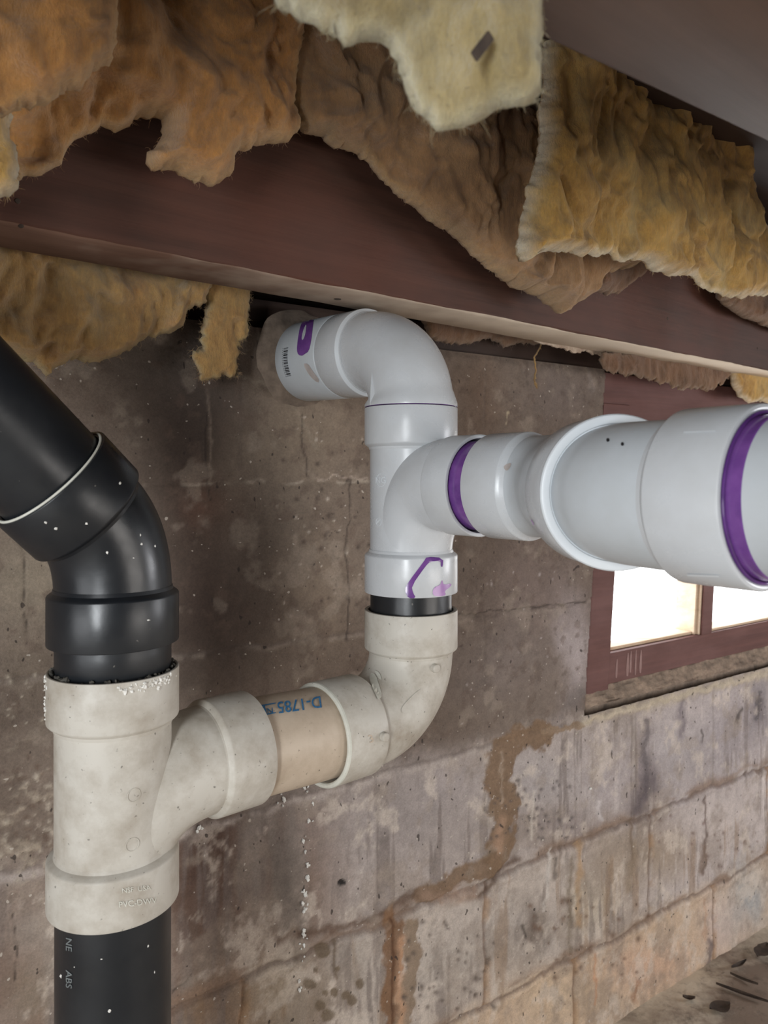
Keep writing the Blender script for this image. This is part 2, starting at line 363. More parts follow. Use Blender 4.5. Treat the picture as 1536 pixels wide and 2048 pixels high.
# window outline on the wall, in wall coordinates
OT = [W(1210, 756), W(2200, 868)]; OB = [W(1168, 1424), W(2200, 1160)]
sTL, zTL = W(1209, 756); sBL, zBL = W(1168, 1424); sR = 2.15
def win_left(z): return sBL+(sTL-sBL)*(z-zBL)/(zTL-zBL)
WZT, WZB = .172, -.413
def build_wall():
    ss = np.concatenate([np.arange(-3.05, -.62, .03), np.arange(-.62, 1.22, .0022), np.arange(1.22, 2.8, .03), [2.8]])
    zz = np.concatenate([np.arange(-.985, ZT, .0022), [ZT]])
    S, Z = np.meshgrid(ss, zz)
    # the same wall points as seen in the photograph, only to measure where each stain or painted shade lies
    X = W0.x+DW.x*S; Y = W0.y+DW.y*S; Yc = np.maximum(Y, .2)
    U = HU+F*X/Yc; V = HV-F*Z/Yc
    n1 = fbm(S*9, Z*9, 6, 1); n2 = fbm(S*30, Z*30, 5, 2); n3 = fbm(S*90, Z*90, 4, 3); st = fbm(S*60, Z*5, 5, 4); st2 = fbm(S*22, Z*3, 5, 9)
    wu = (fbm(S*12, Z*12, 4, 21)-.5)*70; wv = (fbm(S*12, Z*12, 4, 22)-.5)*70
    wu2 = (fbm(S*50, Z*50, 4, 23)-.5)*24; wv2 = (fbm(S*50, Z*50, 4, 24)-.5)*24
    C = np.zeros(S.shape+(3,)); 
    def col(c): return np.array(lin(c))
    def put(m, c, k=1.0):
        m = np.clip(m*k, 0, 1)[..., None]; C[:] = C*(1-m)+col(c)*m
    def g(u0, v0, ru, rv, w=1.0): return np.exp(-(((U+wu*w-u0)/ru)**2+((V+wv*w-v0)/rv)**2))
    # base coats: upper courses brown-grey, lower courses pale
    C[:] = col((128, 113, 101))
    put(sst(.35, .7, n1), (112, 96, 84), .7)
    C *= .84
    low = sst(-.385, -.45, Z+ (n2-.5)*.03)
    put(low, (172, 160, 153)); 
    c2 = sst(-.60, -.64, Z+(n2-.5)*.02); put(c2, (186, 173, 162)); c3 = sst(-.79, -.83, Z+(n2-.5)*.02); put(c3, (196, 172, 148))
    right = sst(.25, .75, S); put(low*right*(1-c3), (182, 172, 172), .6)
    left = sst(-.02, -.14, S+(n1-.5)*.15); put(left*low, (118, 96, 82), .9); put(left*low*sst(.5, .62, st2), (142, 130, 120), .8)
    # large patches
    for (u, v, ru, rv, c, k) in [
        (390, 900, 115, 330, (60, 49, 43), .95), (420, 1010, 60, 60, (104, 74, 60), .6), (420, 1220, 110, 130, (68, 54, 47), .85), (330, 720, 120, 70, (96, 88, 82), .5),  # dark patches right of the black pipe, partly its cast shadow painted in
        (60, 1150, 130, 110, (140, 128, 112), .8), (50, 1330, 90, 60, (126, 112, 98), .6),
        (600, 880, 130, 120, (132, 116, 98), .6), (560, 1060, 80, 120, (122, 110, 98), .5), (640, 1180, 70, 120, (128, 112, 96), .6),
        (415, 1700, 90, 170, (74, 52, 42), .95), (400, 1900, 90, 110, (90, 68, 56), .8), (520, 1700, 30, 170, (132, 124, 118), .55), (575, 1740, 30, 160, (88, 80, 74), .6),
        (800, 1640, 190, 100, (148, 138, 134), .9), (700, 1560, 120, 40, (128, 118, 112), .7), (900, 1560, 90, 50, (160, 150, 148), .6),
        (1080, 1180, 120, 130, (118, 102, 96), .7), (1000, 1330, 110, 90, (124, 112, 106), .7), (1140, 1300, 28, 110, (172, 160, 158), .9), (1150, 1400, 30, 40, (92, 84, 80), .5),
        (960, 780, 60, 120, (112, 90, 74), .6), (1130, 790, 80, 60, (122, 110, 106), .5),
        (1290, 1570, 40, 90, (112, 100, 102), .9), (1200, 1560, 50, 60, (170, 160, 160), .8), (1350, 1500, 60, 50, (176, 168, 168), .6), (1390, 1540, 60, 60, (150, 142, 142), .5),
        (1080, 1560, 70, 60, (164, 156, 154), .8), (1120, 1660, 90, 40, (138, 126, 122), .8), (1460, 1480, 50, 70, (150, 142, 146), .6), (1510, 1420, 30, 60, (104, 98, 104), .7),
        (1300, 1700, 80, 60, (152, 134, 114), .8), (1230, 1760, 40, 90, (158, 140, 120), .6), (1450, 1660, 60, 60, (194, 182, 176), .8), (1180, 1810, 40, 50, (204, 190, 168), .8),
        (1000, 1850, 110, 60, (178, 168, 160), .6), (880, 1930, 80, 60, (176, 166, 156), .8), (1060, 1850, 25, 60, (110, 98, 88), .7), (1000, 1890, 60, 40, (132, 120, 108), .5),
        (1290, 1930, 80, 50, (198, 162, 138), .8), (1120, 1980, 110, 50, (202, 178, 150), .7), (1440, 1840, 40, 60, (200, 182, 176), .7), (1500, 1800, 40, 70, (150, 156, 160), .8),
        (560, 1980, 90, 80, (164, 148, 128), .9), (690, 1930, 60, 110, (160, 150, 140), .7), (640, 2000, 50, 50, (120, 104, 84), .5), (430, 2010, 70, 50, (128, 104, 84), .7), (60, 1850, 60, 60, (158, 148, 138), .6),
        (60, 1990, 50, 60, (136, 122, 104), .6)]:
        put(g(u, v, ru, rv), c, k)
    # run-down streaks on the pale courses
    put(low*(1-c3*.75)*sst(.56, .66, st)*sst(.42, .62, n1+.05), (112, 100, 94), .6)
    put(low*sst(.60, .68, fbm(S*80, Z*6, 5, 14))*right*(1-c3*.6)*sst(.4, .6, n1), (212, 202, 196), .5)
    put(low*c2*(1-c3*.6)*sst(.58, .68, fbm(S*45, Z*4, 5, 15))*sst(.4, .6, fbm(S*8, Z*8, 4, 16)), (140, 112, 84), .5)
    put(low*sst(.5, .66, fbm(S*16, Z*16, 6, 17, .65)), (142, 128, 116), .45); put(low*sst(.55, .7, fbm(S*24, Z*20, 6, 18, .65)), (208, 194, 180), .5)
    # mortar joints
    H = (n2-.5)*.003+(n3-.5)*.0014
    zj = [.185, -.01, -.213, -.416, -.625, -.817]
    def line(d, w): return np.exp(-(d/w)**2)
    for i, z0 in enumerate(zj[1:]):
        d = Z-z0+(fbm(S*14, Z*0+i, 4, 30+i)-.5)*.018+(fbm(S*60, Z*60, 4, 40+i)-.5)*.010
        lowj = z0 < -.5; m = line(d, .0035)*sst(.25, .5, n1+.1*(i % 2))
        H -= m*(.004 if lowj else .0016)
        if i == 0: put(line(d, .0020)*sst(.5, .62, n2), (176, 164, 148), .6)
        elif i == 1: put(line(d+.004, .004)*sst(.4, .6, n2), (150, 136, 124), .6); put(line(d, .0022), (84, 72, 66), .4)
        elif i == 2: put(line(d+.006, .006)*sst(.35, .6, n2), (176, 164, 156), .8); put(line(d, .003), (80, 68, 62), .4)
        else: put(line(d, .0032), (84, 64, 54), .65); put(line(d-.008, .011)*sst(.4, .58, fbm(S*12, Z*40, 4, 60+i)), (130, 106, 88), .75); H += line(d+.008, .006)*.002
    L = .406
    for i in range(6):
        zt = zj[i]; zb = zj[i+1] if i < 5 else -.99; off = .19 if i % 2 == 0 else .393
        for k in range(-5, 8):
            s0 = off+k*L; band = (Z < zt) & (Z > zb)
            d = S-s0+(fbm(Z*16, S*0+k, 4, 50+i)-.5)*.012; m = line(d, .0028)*band
            lowj = i > 3
            H -= m*(.003 if lowj else .0008); put(m, (96, 70, 56) if lowj else (98, 86, 78), .6 if lowj else .3)
            if lowj: put(line(d-.004, .008)*band*sst(.4, .6, n2), (168, 132, 96), .5)
    # traced stains, streaks and cracks: polylines, width, colour
    def seg(pts, w, c, k=1.0, dep=0.0, rough=1.0, hard=False):
        best = np.full(S.shape, 1e9); uu = U+wu2*rough; vv = V+wv2*rough
        for a, b in zip(pts[:-1], pts[1:]):
            dx, dy = b[0]-a[0], b[1]-a[1]; L2 = dx*dx+dy*dy+1e-9
            t = np.clip(((uu-a[0])*dx+(vv-a[1])*dy)/L2, 0, 1); best = np.minimum(best, np.hypot(uu-a[0]-t*dx, vv-a[1]-t*dy))
        m = (1-sst(w*.8, w*1.15, best)) if hard else np.exp(-(best/w)**2)
        put(m, c, k); 
        if dep: H[:] += m*dep
    br = (124, 100, 78)
    seg([(1085, 1466), (1035, 1478), (1002, 1502), (1000, 1560), (1006, 1620), (1004, 1680), (992, 1720)], 27, br, .95, .002, 1.6, True)
    seg([(1160, 1450), (1120, 1455), (1085, 1466)], 7, (140, 118, 96), .9, .001, 1, True)
    seg([(1000, 1500), (1000, 1600)], 3, (168, 150, 132), .6)
    seg([(1000, 1640), (992, 1700)], 9, (168, 136, 112), .7, 0, 1)
    seg([(985, 1725), (930, 1745), (880, 1775), (850, 1790)], 20, br, .9, .002, 1.5, True)
    seg([(1035, 1725), (1000, 1745), (965, 1790)], 8, (88, 66, 52), .8, -.002)
    seg([(850, 1790), (900, 1795), (950, 1785)], 12, (150, 124, 106), .7)
    seg([(560, 1880), (640, 1868), (720, 1850), (780, 1815), (830, 1790)], 10, (92, 70, 56), .8, -.002, 1.6)
    seg([(780, 1830), (790, 1900), (782, 1990), (780, 2060)], 16, (124, 92, 66), .9, .001, 1.6, True)
    seg([(815, 1850), (828, 1930), (812, 1990), (800, 2060)], 16, (138, 118, 98), .9, .001, 1.4, True)
    seg([(800, 1880), (800, 2060)], 7, (192, 150, 118), .7)
    seg([(784, 1840), (786, 1900), (784, 2060)], 2.5, (86, 54, 34), .8, -.002, .3)
    seg([(1068, 1585), (1062, 1680)], 2.5, (200, 190, 178), .6, 0, .3)
    for (a, b, w_, c_) in [((1290, 1440), (1290, 1600), 6, (98, 90, 92)), ((1365, 1390), (1362, 1470), 8, (120, 110, 114)), ((1305, 1560), (1270, 1620), 14, (96, 86, 88)), ((1520, 1390), (1512, 1440), 5, (80, 74, 76)),
                           ((1404, 1465), (1402, 1485), 3, (70, 62, 60)), ((1480, 1420), (1476, 1445), 3, (66, 58, 56)), ((1158, 1690), (1158, 1850), 6, (172, 140, 104)), ((1130, 1800), (1146, 1850), 7, (110, 96, 84)),
                           ((1066, 1830), (1060, 1880), 10, (98, 84, 74)), ((1112, 1720), (1110, 1760), 4, (110, 100, 92)), ((1048, 1850), (1050, 1880), 3, (60, 50, 44)), ((1270, 1690), (1256, 1780), 8, (140, 122, 102)),
                           ((1262, 1640), (1262, 1720), 4, (120, 102, 86)), ((1410, 1592), (1410, 1745), 3.5, (92, 72, 62)), ((1408, 1690), (1404, 1740), 8, (122, 102, 88)), ((1190, 1910), (1188, 2010), 3, (186, 140, 108)),
                           ((1275, 1960), (1270, 2000), 5, (150, 110, 84)), ((1140, 1720), (1140, 1900), 5, (126, 112, 96)), ((1100, 1700), (1090, 1820), 4, (198, 190, 182)), ((1200, 1640), (1196, 1600), 4, (196, 188, 186)),
                           ((1420, 1885), (1416, 1930), 6, (96, 84, 84)), ((668, 1880), (672, 1960), 4, (96, 80, 64)), ((1410, 1800), (1412, 1880), 4, (180, 148, 124))]:
        seg([a, b], w_, c_, .75, 0, .8)
    seg([(890, 1330), (900, 1300), (925, 1290)], 1.5, (70, 60, 54), .6, 0, .5)
    # hairline cracks
    for pts in [[(46, 1080), (52, 1150), (46, 1200), (55, 1290)], [(700, 960), (698, 1040), (690, 1100), (698, 1180), (694, 1270)], [(604, 830), (606, 900), (618, 955)], [(610, 820), (603, 770)],
                [(505, 640), (520, 690), (535, 730)], [(880, 1235), (960, 1225), (1065, 1215), (1170, 1205)], [(414, 690), (418, 800), (408, 900), (418, 1000)], [(24, 1830), (34, 1900), (32, 1960)], [(345, 1985), (372, 1965), (380, 1950)]]:
        seg(pts, 1.7, (58, 48, 42), .75, -.0012, .5)
    seg([(450, 745), (560, 780), (640, 900)], 3, (146, 134, 118), .4)
    seg([(418, 740), (420, 860), (416, 960)], 3, (142, 126, 112), .5)
    seg([(640, 958), (700, 955), (735, 958)], 2, (176, 160, 146), .6); seg([(1014, 850), (1020, 830)], 1.6, (205, 190, 160), .7)
    seg([(1180, 720), (1185, 790)], 4, (136, 124, 118), .6)
    # dark oily spots low on the wall
    for (u, v, r) in [(644, 1900, 17), (620, 1968, 14), (668, 1985, 9), (690, 1990, 10), (704, 2000, 12), (720, 1965, 10), (640, 2010, 12), (655, 2030, 14), (650, 1985, 7), (676, 1940, 6), (632, 1940, 5)]:
        put(1-sst(r*.75, r*1.1, np.hypot(U+wu2*.5-u, V+wv2*.5-v)), (104, 88, 70), .85)
    put(1-sst(5, 8, np.hypot((U-684)/1.3, V-1766)), (30, 26, 24), .95); H -= .003*(1-sst(5, 8, np.hypot(U-684, V-1766)))
    r2 = np.random.RandomState(5)
    for (u0, v0, du, dv, nn, c_, rr_) in [(1060, 1620, 90, 60, 60, (84, 76, 74), 3), (900, 1930, 100, 90, 40, (92, 80, 72), 4), (1180, 1880, 120, 80, 40, (110, 86, 70), 4), (700, 1100, 60, 200, 30, (62, 52, 46), 3), (640, 1010, 90, 90, 18, (70, 58, 52), 4),
                                     (1400, 1680, 120, 60, 30, (120, 100, 92), 3), (70, 1650, 70, 110, 60, (176, 164, 148), 4), (80, 1600, 60, 110, 40, (96, 78, 66), 4), (640, 1050, 90, 260, 40, (196, 184, 170), 1.7), (60, 1400, 60, 50, 20, (186, 174, 156), 3), (1020, 1300, 180, 160, 20, (190, 180, 176), 1.6)]:
        for _ in range(nn):
            a, b = u0+(r2.rand()-.5)*2*du, v0+(r2.rand()-.5)*2*dv; r = rr_*(.5+r2.rand())
            q = np.abs(U-a) < r*3; idx = q & (np.abs(V-b) < r*3)
            if idx.any():
                m = np.exp(-(((U[idx]-a)**2+((V[idx]-b)*(.6+.8*r2.rand()))**2)/r**2)); C[idx] = C[idx]*(1-m[:, None]*.8)+col(c_)*m[:, None]*.8
                H[idx] += m*(.0012 if sum(c_) > 450 else -.0012)
    # flaking left edge, bulging mortar under the window
    fl = g(60, 1640, 70, 140)*sst(.5, .6, fbm(S*40, Z*70, 5, 77)); put(fl, (166, 152, 134), .7); H += fl*.002
    put(sst(.60, .72, fbm(S*55, Z*55, 5, 78))*(1-low), (96, 80, 70), .45); put(sst(.62, .74, fbm(S*25, Z*25, 5, 79)), (158, 144, 130), .35)
    seg([(1168, 1442), (1300, 1405), (1420, 1375), (1540, 1345), (1700, 1300)], 9, (188, 174, 152), .85, .004, .8)
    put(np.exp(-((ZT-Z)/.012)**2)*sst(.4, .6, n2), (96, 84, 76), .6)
    top = np.exp(-((ZT-Z)/.006)**2)*.004*n2
    H -= top
    C *= .93+.14*n3[..., None]
    verts = np.stack([W0.x+DW.x*S+NW.x*H, W0.y+DW.y*S+NW.y*H, Z], -1).reshape(-1, 3)
    nz, ns = S.shape; idx = np.arange(nz*ns).reshape(nz, ns)
    sl = sBL+(sTL-sBL)*(Z-zBL)/(zTL-zBL); inside = (S > sl) & (Z < WZT+.02) & (Z > WZB) & (S < sR)
    qi = inside[:-1, :-1] & inside[1:, 1:]
    q = np.stack([idx[:-1, :-1], idx[:-1, 1:], idx[1:, 1:], idx[1:, :-1]], -1)[~qi].reshape(-1, 4)
    nv = len(verts)
    # masonry behind the face, around the opening
    bx = []
    def solid(s0, s1, z0, z1, q0=-.20, q1=-.012):
        v, f = box(WP((s0+s1)/2, (q0+q1)/2, (z0+z1)/2), DW*(s1-s0)/2, NW*(q1-q0)/2, Vector((0, 0, (z1-z0)/2))); bx.append((v, f))
    solid(-3.05, sBL-.02, -.99, ZT); solid(sBL-.02, 2.8, -.99, WZB-.012); solid(sR, 2.8, WZB-.012, ZT)
    Vb, Fb = join(*bx); allv = np.vstack([verts, np.array([tuple(v) for v in Vb])]); fb = np.array(Fb)+nv; allf = np.vstack([q, fb])
    me = bpy.data.meshes.new('wall_back'); me.vertices.add(len(allv)); me.vertices.foreach_set('co', allv.ravel())
    me.loops.add(allf.size); me.loops.foreach_set('vertex_index', allf.ravel().astype(np.int32)); me.polygons.add(len(allf))
    me.polygons.foreach_set('loop_start', np.arange(0, allf.size, 4, dtype=np.int32)); me.polygons.foreach_set('use_smooth', np.arange(len(allf)) < len(q))
    me.update(calc_edges=True); me.validate()
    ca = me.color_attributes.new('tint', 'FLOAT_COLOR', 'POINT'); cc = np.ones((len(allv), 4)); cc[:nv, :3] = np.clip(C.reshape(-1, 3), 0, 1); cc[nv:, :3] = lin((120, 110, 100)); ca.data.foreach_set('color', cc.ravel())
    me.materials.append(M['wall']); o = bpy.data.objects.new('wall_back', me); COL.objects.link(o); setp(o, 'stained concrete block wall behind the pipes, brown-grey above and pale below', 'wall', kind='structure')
build_wall()

# ------------------------------------------------------------------ floor, other walls, ceiling
FZ = -.966
def slab(name, s0, s1, q0, q1, z0, z1, mat, label=None, cat=None):
    v, f = box(WP((s0+s1)/2, (q0+q1)/2, (z0+z1)/2), DW*(s1-s0)/2, NW*(q1-q0)/2, Vector((0, 0, (z1-z0)/2)))
    o = mobj(name, v, f, mat, smooth=False); return setp(o, label, cat, kind='structure')
def build_floor():
    V, Fc = [], []; ss = list(np.arange(-3.05, 0, .06))+list(np.arange(0, 2.81, .02)); qs = list(np.concatenate([np.arange(-.03, .7, .012), np.arange(.7, 3.5, .1)])); n = len(ss)
    for q in qs:
        for s in ss:
            h = noise.noise(Vector((s*9, q*9, 0)))*.006+noise.noise(Vector((s*30, q*30, 3)))*.003; V.append(WP(s, q, FZ+h))
    for j in range(len(qs)-1):
        for i in range(n-1): Fc.append((j*n+i, j*n+i+1, (j+1)*n+i+1, (j+1)*n+i))
    o = mobj('floor', V, Fc, M['floor']); setp(o, 'dirty uneven concrete floor along the foot of the block wall', 'floor', kind='structure')
build_floor()
M['plain'] = m_flat('grey_block_paint', (132, 120, 108), .9, (112, 100, 90), 8)
slab('wall_left', -3.1, -3.0, -.2, 3.6, -1.0, .46, M['plain']); slab('wall_right', 2.8, 2.9, -.2, 3.6, -1.0, .46, M['plain']); slab('wall_front', -3.1, 2.9, 3.5, 3.6, -1.0, .46, M['plain'])
slab('ceiling', -3.1, 2.9, -.25, 3.6, .44, .46, M['subfloor'])
# sill plate and rim board on top of the wall
slab('trim_1', -3.0, 2.8, -.16, -.02, ZT+.001, ZT+.04, M['subfloor'], 'dark sill plate on top of the block wall', 'trim')
slab('trim_2', -3.0, 2.8, -.20, -.162, ZT-.02, .44, M['subfloor'], 'dark rim board above the block wall', 'trim')

# ------------------------------------------------------------------ beams
def beam(name, p0, p1, s0, s1, z0, z1, under, face, label, B0=B0, BD=BD, NB=NB):
    """p = distance toward the camera from the beam's front line, s = along it"""
    V, Fc, MI = [], [], []; n = 160; prof = []
    r = .004
    prof = [(p0, z1), (p0, z0+r), (p0+r*.4, z0+r*.3), (p0+r, z0), (p1-r, z0), (p1-r*.3, z0+r*.4), (p1, z0+r), (p1, z1)]
    m = len(prof)
    for i in range(n+1):
        s = s0+(s1-s0)*i/n
        for k, (p, z) in enumerate(prof):
            w = noise.noise(Vector((s*14, k*3.1, z0*9)))*.0012 + noise.noise(Vector((s*60, k*1.7, 2)))*.0006
            V.append(B0+BD*s+NB*(p+w*(1 if k > 3 else -1))+Vector((0, 0, z+(w if 0 < k < m-1 else 0))))
    for i in range(n):
        for k in range(m):
            k2 = (k+1) % m; Fc.append((i*m+k, (i+1)*m+k, (i+1)*m+k2, i*m+k2)); MI.append(1 if k in (2, 3, 4) else 0)
    Fc.append(tuple(range(m))); Fc.append(tuple(n*m+k for k in range(m))[::-1]); MI += [0, 0]
    o = mobj(name, V, Fc, [face, under], angle=50)
    o.data.polygons.foreach_set('material_index', MI)
    return setp(o, label, 'beam')
floor_beam = beam('floor_beam', -.075, 0, -1.0, 1.75, .198, .439, M['beam_under'], M['beam'], 'long red-brown wooden floor beam crossing directly above the white elbow')
near_joist = beam('floor_joist', 0, .09, -1.0, 1.9, .2, .439, M['joist'], M['joist'], 'blurred dusty brown joist in the upper right corner, nearest the camera', Vector((0, .303, 0)), DW, NW)
def torn_edge():
    V, Fc = [], []; n = 520; s0, s1 = .30, 1.35
    for i in range(n+1):
        s = s0+(s1-s0)*i/n; k = min(1, (s-s0)/.12)
        a = noise.noise(Vector((s*28, 1, 0))); b = noise.noise(Vector((s*120, 4, 0))); dz = max(.0004, .006+.013*a+.005*b)*k
        for (p, z) in [(-.0745, .2), (-.0745+.0008+.002*b, .2-dz), (-.0765+.002*b, .2-dz), (-.0765, .2)]: V.append(B0+BD*s+NB*p+Vector((0, 0, z)))
    for i in range(n):
        for k in range(4): Fc.append((i*4+k, i*4+(k+1) % 4, i*4+4+(k+1) % 4, i*4+4+k))
    mobj('torn_edge', V, Fc, M['torn'], floor_beam, angle=60)['label'] = 'ragged pale torn paper edge'
M['torn'] = m_flat('pale_torn_paper', (186, 170, 152), .9, (140, 118, 100), 60, .001)
torn_edge()
bb = bvh_obj(floor_beam)
for i, (u, v) in enumerate([(35, 402), (42, 452), (1335, 637), (1515, 697)]):
    l, nn = hit(bb, u, v)
    if l is None: continue
    V, Fc = revolve(l-nn*.004, nn, [(0, .0022), (.0042, .0022), (.0046, .0018), (.0046, .0004)], 16)
    o = mobj('nail_head', V, Fc, M['leaf'], floor_beam)
l, nn = hit(bb, 675, 598)
if l: mobj('knot', *revolve(l-nn*.003, nn, [(0, .004), (.0034, .004), (.0036, .001)], 16), M['leaf'], floor_beam)

# ------------------------------------------------------------------ window
def wbox(s0, s1, z0, z1, q0, q1, lean=True):
    """box in wall coordinates; its upright edges follow the leaning frame"""
    def pt(s, z, q): return WP(s+(win_left(z)-win_left(-.1) if lean else 0), q, z)
    v = [pt(s, z, q) for z in (z0, z1) for q in (q0, q1) for s in (s0, s1)]
    return v, [(0, 2, 3, 1), (4, 5, 7, 6), (0, 1, 5, 4), (2, 6, 7, 3), (0, 4, 6, 2), (1, 3, 7, 5)]
def slopebox(u0, v0, u1, v1, h, q0, q1):
    pass
s0w = win_left(-.1)
win = thing('window_1', WP(s0w, -.05, -.40), 'overexposed basement window in a red-brown wooden frame at the right', 'window'); win['kind'] = 'structure'
def bev(o, w=.0015):
    b = o.modifiers.new('bevel', 'BEVEL'); b.width = w; b.segments = 2; b.limit_method = 'ANGLE'; return o
gl0 = W(1215, 1224, -.03)[0]+(win_left(-.1)-win_left(W(1215, 1224, -.03)[1])); ZG0 = W(1208, 1306, -.03)[1]; ZG1 = .06
m0 = W(1396, 1260, -.03)[0]; m1 = W(1416, 1260, -.03)[0]; mo = win_left(W(1396, 1260)[1])-s0w; m0 -= mo; m1 -= mo
m_next = m1+(m0-gl0)*1.3
def wpart(name, mat, *boxes, label=None):
    v, f = join(*boxes); o = bev(mobj(name, v, f, mat, win, smooth=False)); 
    if label: o['label'] = label
    return o
wpart('jamb', M['frame'], wbox(s0w, gl0, ZG0-.07, WZT-.06, -.085, -.018))
wpart('jamb', M['frame'], wbox(sR-.06, sR, ZG0-.075, WZT-.06, -.085, -.018))
wpart('header', M['frame'], wbox(s0w-.001, sR, ZG1, WZT+.01, -.09, -.012))
wpart('header_board', M['frame'], wbox(s0w+.012, s0w+.085, WZT-.075, WZT-.045, -.012, -.008))
wpart('bottom_rail', M['frame'], wbox(gl0-.001, sR-.06, ZG0-.055, ZG0, -.08, -.022))
wpart('muntin', M['frame'], wbox(m0, m1, ZG0-.001, ZG1+.001, -.08, -.02))
wpart('muntin', M['frame'], wbox(m_next, m_next+(m1-m0), ZG0-.001, ZG1+.001, -.08, -.02))
wpart('glazing_bead', M['rawwood'], wbox(m0-.012, m0-.004, ZG0, ZG1, -.075, -.03), wbox(m0-.005, m0, ZG0, ZG1, -.08, -.024), label='pale bare wood bead beside the muntin')
wpart('glazing_bead', M['rawwood'], wbox(gl0, m0-.012, ZG0, ZG0+.006, -.075, -.035), wbox(m1, m_next, ZG0, ZG0+.005, -.075, -.03), label='pale bead along the foot of the panes')
wpart('pane', M['glass'], wbox(gl0-.002, m0+.002, ZG0-.004, ZG1+.004, -.062, -.058)); wpart('pane', M['glass'], wbox(m1-.002, m_next+.002, ZG0-.004, ZG1+.004, -.062, -.058)); wpart('pane', M['glass'], wbox(m_next+(m1-m0)-.002, sR-.055, ZG0-.004, ZG1+.004, -.062, -.058))
_rail = [c for c in win.children if c.name.startswith('bottom_rail')][0]; rvb = bvh_obj(_rail)
M['run'] = m_flat('pale_paint_run', (138, 106, 100), .6, (126, 94, 88), 80)
for (x_, y0, y1, w_) in [(1234, 1318, 1356, 1.2), (1256, 1306, 1352, 1.6), (1262, 1302, 1345, 1.2), (1272, 1300, 1350, 1.0), (1282, 1300, 1346, 1.4)]:
    decal('paint_run', rvb, [(x_-w_, y0), (x_+w_, y0), (x_-2+w_*2, y1), (x_-2-w_*2, y1)], M['run'], win, 3, sm=1)
# rough sloping mortar ledge below the frame
def ledge():
    V, Fc = [], []; ns, nq = 260, 16
    for j in range(nq+1):
        for i in range(ns+1):
            t = max(0, (j-4)/(nq-4)); q = -.14+.117*min(1, j/4)+.021*t-(.02 if j >= nq-1 else 0); s = sBL+.001+(sR-sBL)*i/ns
            z = (ZG0-.054)*(1-t)+(WZB+.006)*t + fb(s, q+j)*(.5 if j < nq else .3); q += fb(s*1.3+4, j*.02)*.5
            V.append(WP(s, q, z))
    for j in range(nq):
        for i in range(ns): Fc.append((j*(ns+1)+i, j*(ns+1)+i+1, (j+1)*(ns+1)+i+1, (j+1)*(ns+1)+i))
    # skirt down and back so the ledge is solid
    n = len(V)
    for j in (nq, 0):
        for i in range(ns+1): p = V[j*(ns+1)+i]; V.append(Vector((p.x, p.y, WZB-.01)))
    for i in range(ns):
        Fc.append((nq*(ns+1)+i, nq*(ns+1)+i+1, n+i+1, n+i)); Fc.append((i, n+ns+1+i, n+ns+2+i, i+1)); Fc.append((n+i, n+i+1, n+ns+2+i, n+ns+1+i))
    o = mobj('trim_3', V, Fc, M['mortar'], angle=60); setp(o, 'crumbling mortar ledge under the window frame', 'ledge', kind='structure')
def fb(s, q): return noise.noise(Vector((s*30, q*60, 0)))*.006+noise.noise(Vector((s*110, q*140, 5)))*.0035
ledge()

# ------------------------------------------------------------------ plumbing
R, RH = .04445, .0508
A = Vector((-.218, .62, 0)); B = Vector((.0295, .84, 0)); HD = Vector((.7474, .6644, 0)).normalized(); UP = Vector((0, 0, 1))
def Q(base, d, t, z): return base+d*t+UP*z
def e(phi): a = math.radians(phi); return Vector((math.sin(a), -math.cos(a), 0))
def hub(L, ro=RH, ri=.0452, rb=R+.0012, sh=.006, r=.0009, depth=.030):
    """shoulder, outer wall, rounded rim face and socket; t=0 at the shoulder, t=L at the open face"""
    return [(-sh, rb), (-sh*.55, rb+.0008), (-.001, ro-.0012), (0, ro-.0003), (.001, ro), (L-r, ro), (L-r*.3, ro-r*.3), (L, ro-r), (L, ri+r), (L-r*.3, ri+r*.3), (L-r, ri), (L-depth, ri), (L-depth-.001, ri-.004)]
def straight(p, d, L, r=R, n=2): return revolve(p, d, [(L*i/n, r) for i in range(n+1)])
def lump(name, pts, mat, parent=None, label=None, cat=None, sz=(.001, .003), seed=1):
    """small crusts: irregular pebbles of dried material stuck at given points"""
    rr = random.Random(seed); parts = []
    for p in pts:
        r = rr.uniform(*sz); bm = bmesh.new(); bmesh.ops.create_icosphere(bm, subdivisions=2, radius=r)
        s = Vector((rr.uniform(.6, 1.3), rr.uniform(.6, 1.3), rr.uniform(.6, 1.6))); sd = rr.uniform(0, 99)
        v = [Vector(p)+Vector((a.co.x*s.x, a.co.y*s.y, a.co.z*s.z))*(1+.7*noise.noise(a.co/r*1.3+Vector((sd, 0, 0)))) for a in bm.verts]
        f = [tuple(x.index for x in q.verts) for q in bm.faces]; bm.free(); parts.append((v, f))
    return mobj(name, *join(*parts), mat, parent)
# --- old grey sanitary tee on the left stack
tee = thing('sanitary_tee', Q(A, UP, 0, -.3415), 'large aged beige-grey tee fitting at lower left joining two black pipes', 'pipe fitting')
bz = -.259
body = mobj('body', *revolve(A+UP*-.302, UP, [(i*.0055, R+.0004) for i in range(20)]), M['old'], tee)
pth = bez(Q(A, HD, .084, -.249), Q(A, HD, .045, -.250), Q(A, HD, .010, -.262), Q(A, HD, .0, -.318), 26)
sweepr = [.0462-.0055*(i/26)**2 for i in range(27)]
branch = mobj('branch', *sweep(pth, sweepr), M['old'], tee)
hb = mobj('hub', *revolve(A+UP*-.1945, UP, hub(.039, ri=.0482)), M['old'], tee)
lump('socket_rim_crust', [Q(A, UP, 0, -.156)+Vector((math.cos(a), math.sin(a), 0))*.0462+UP*random.uniform(-.0025, .0015) for a in [random.uniform(-math.pi, math.pi) for _ in range(90)]], M['putty'], hb, sz=(.0008, .0022))['kind'] = 'stuff'
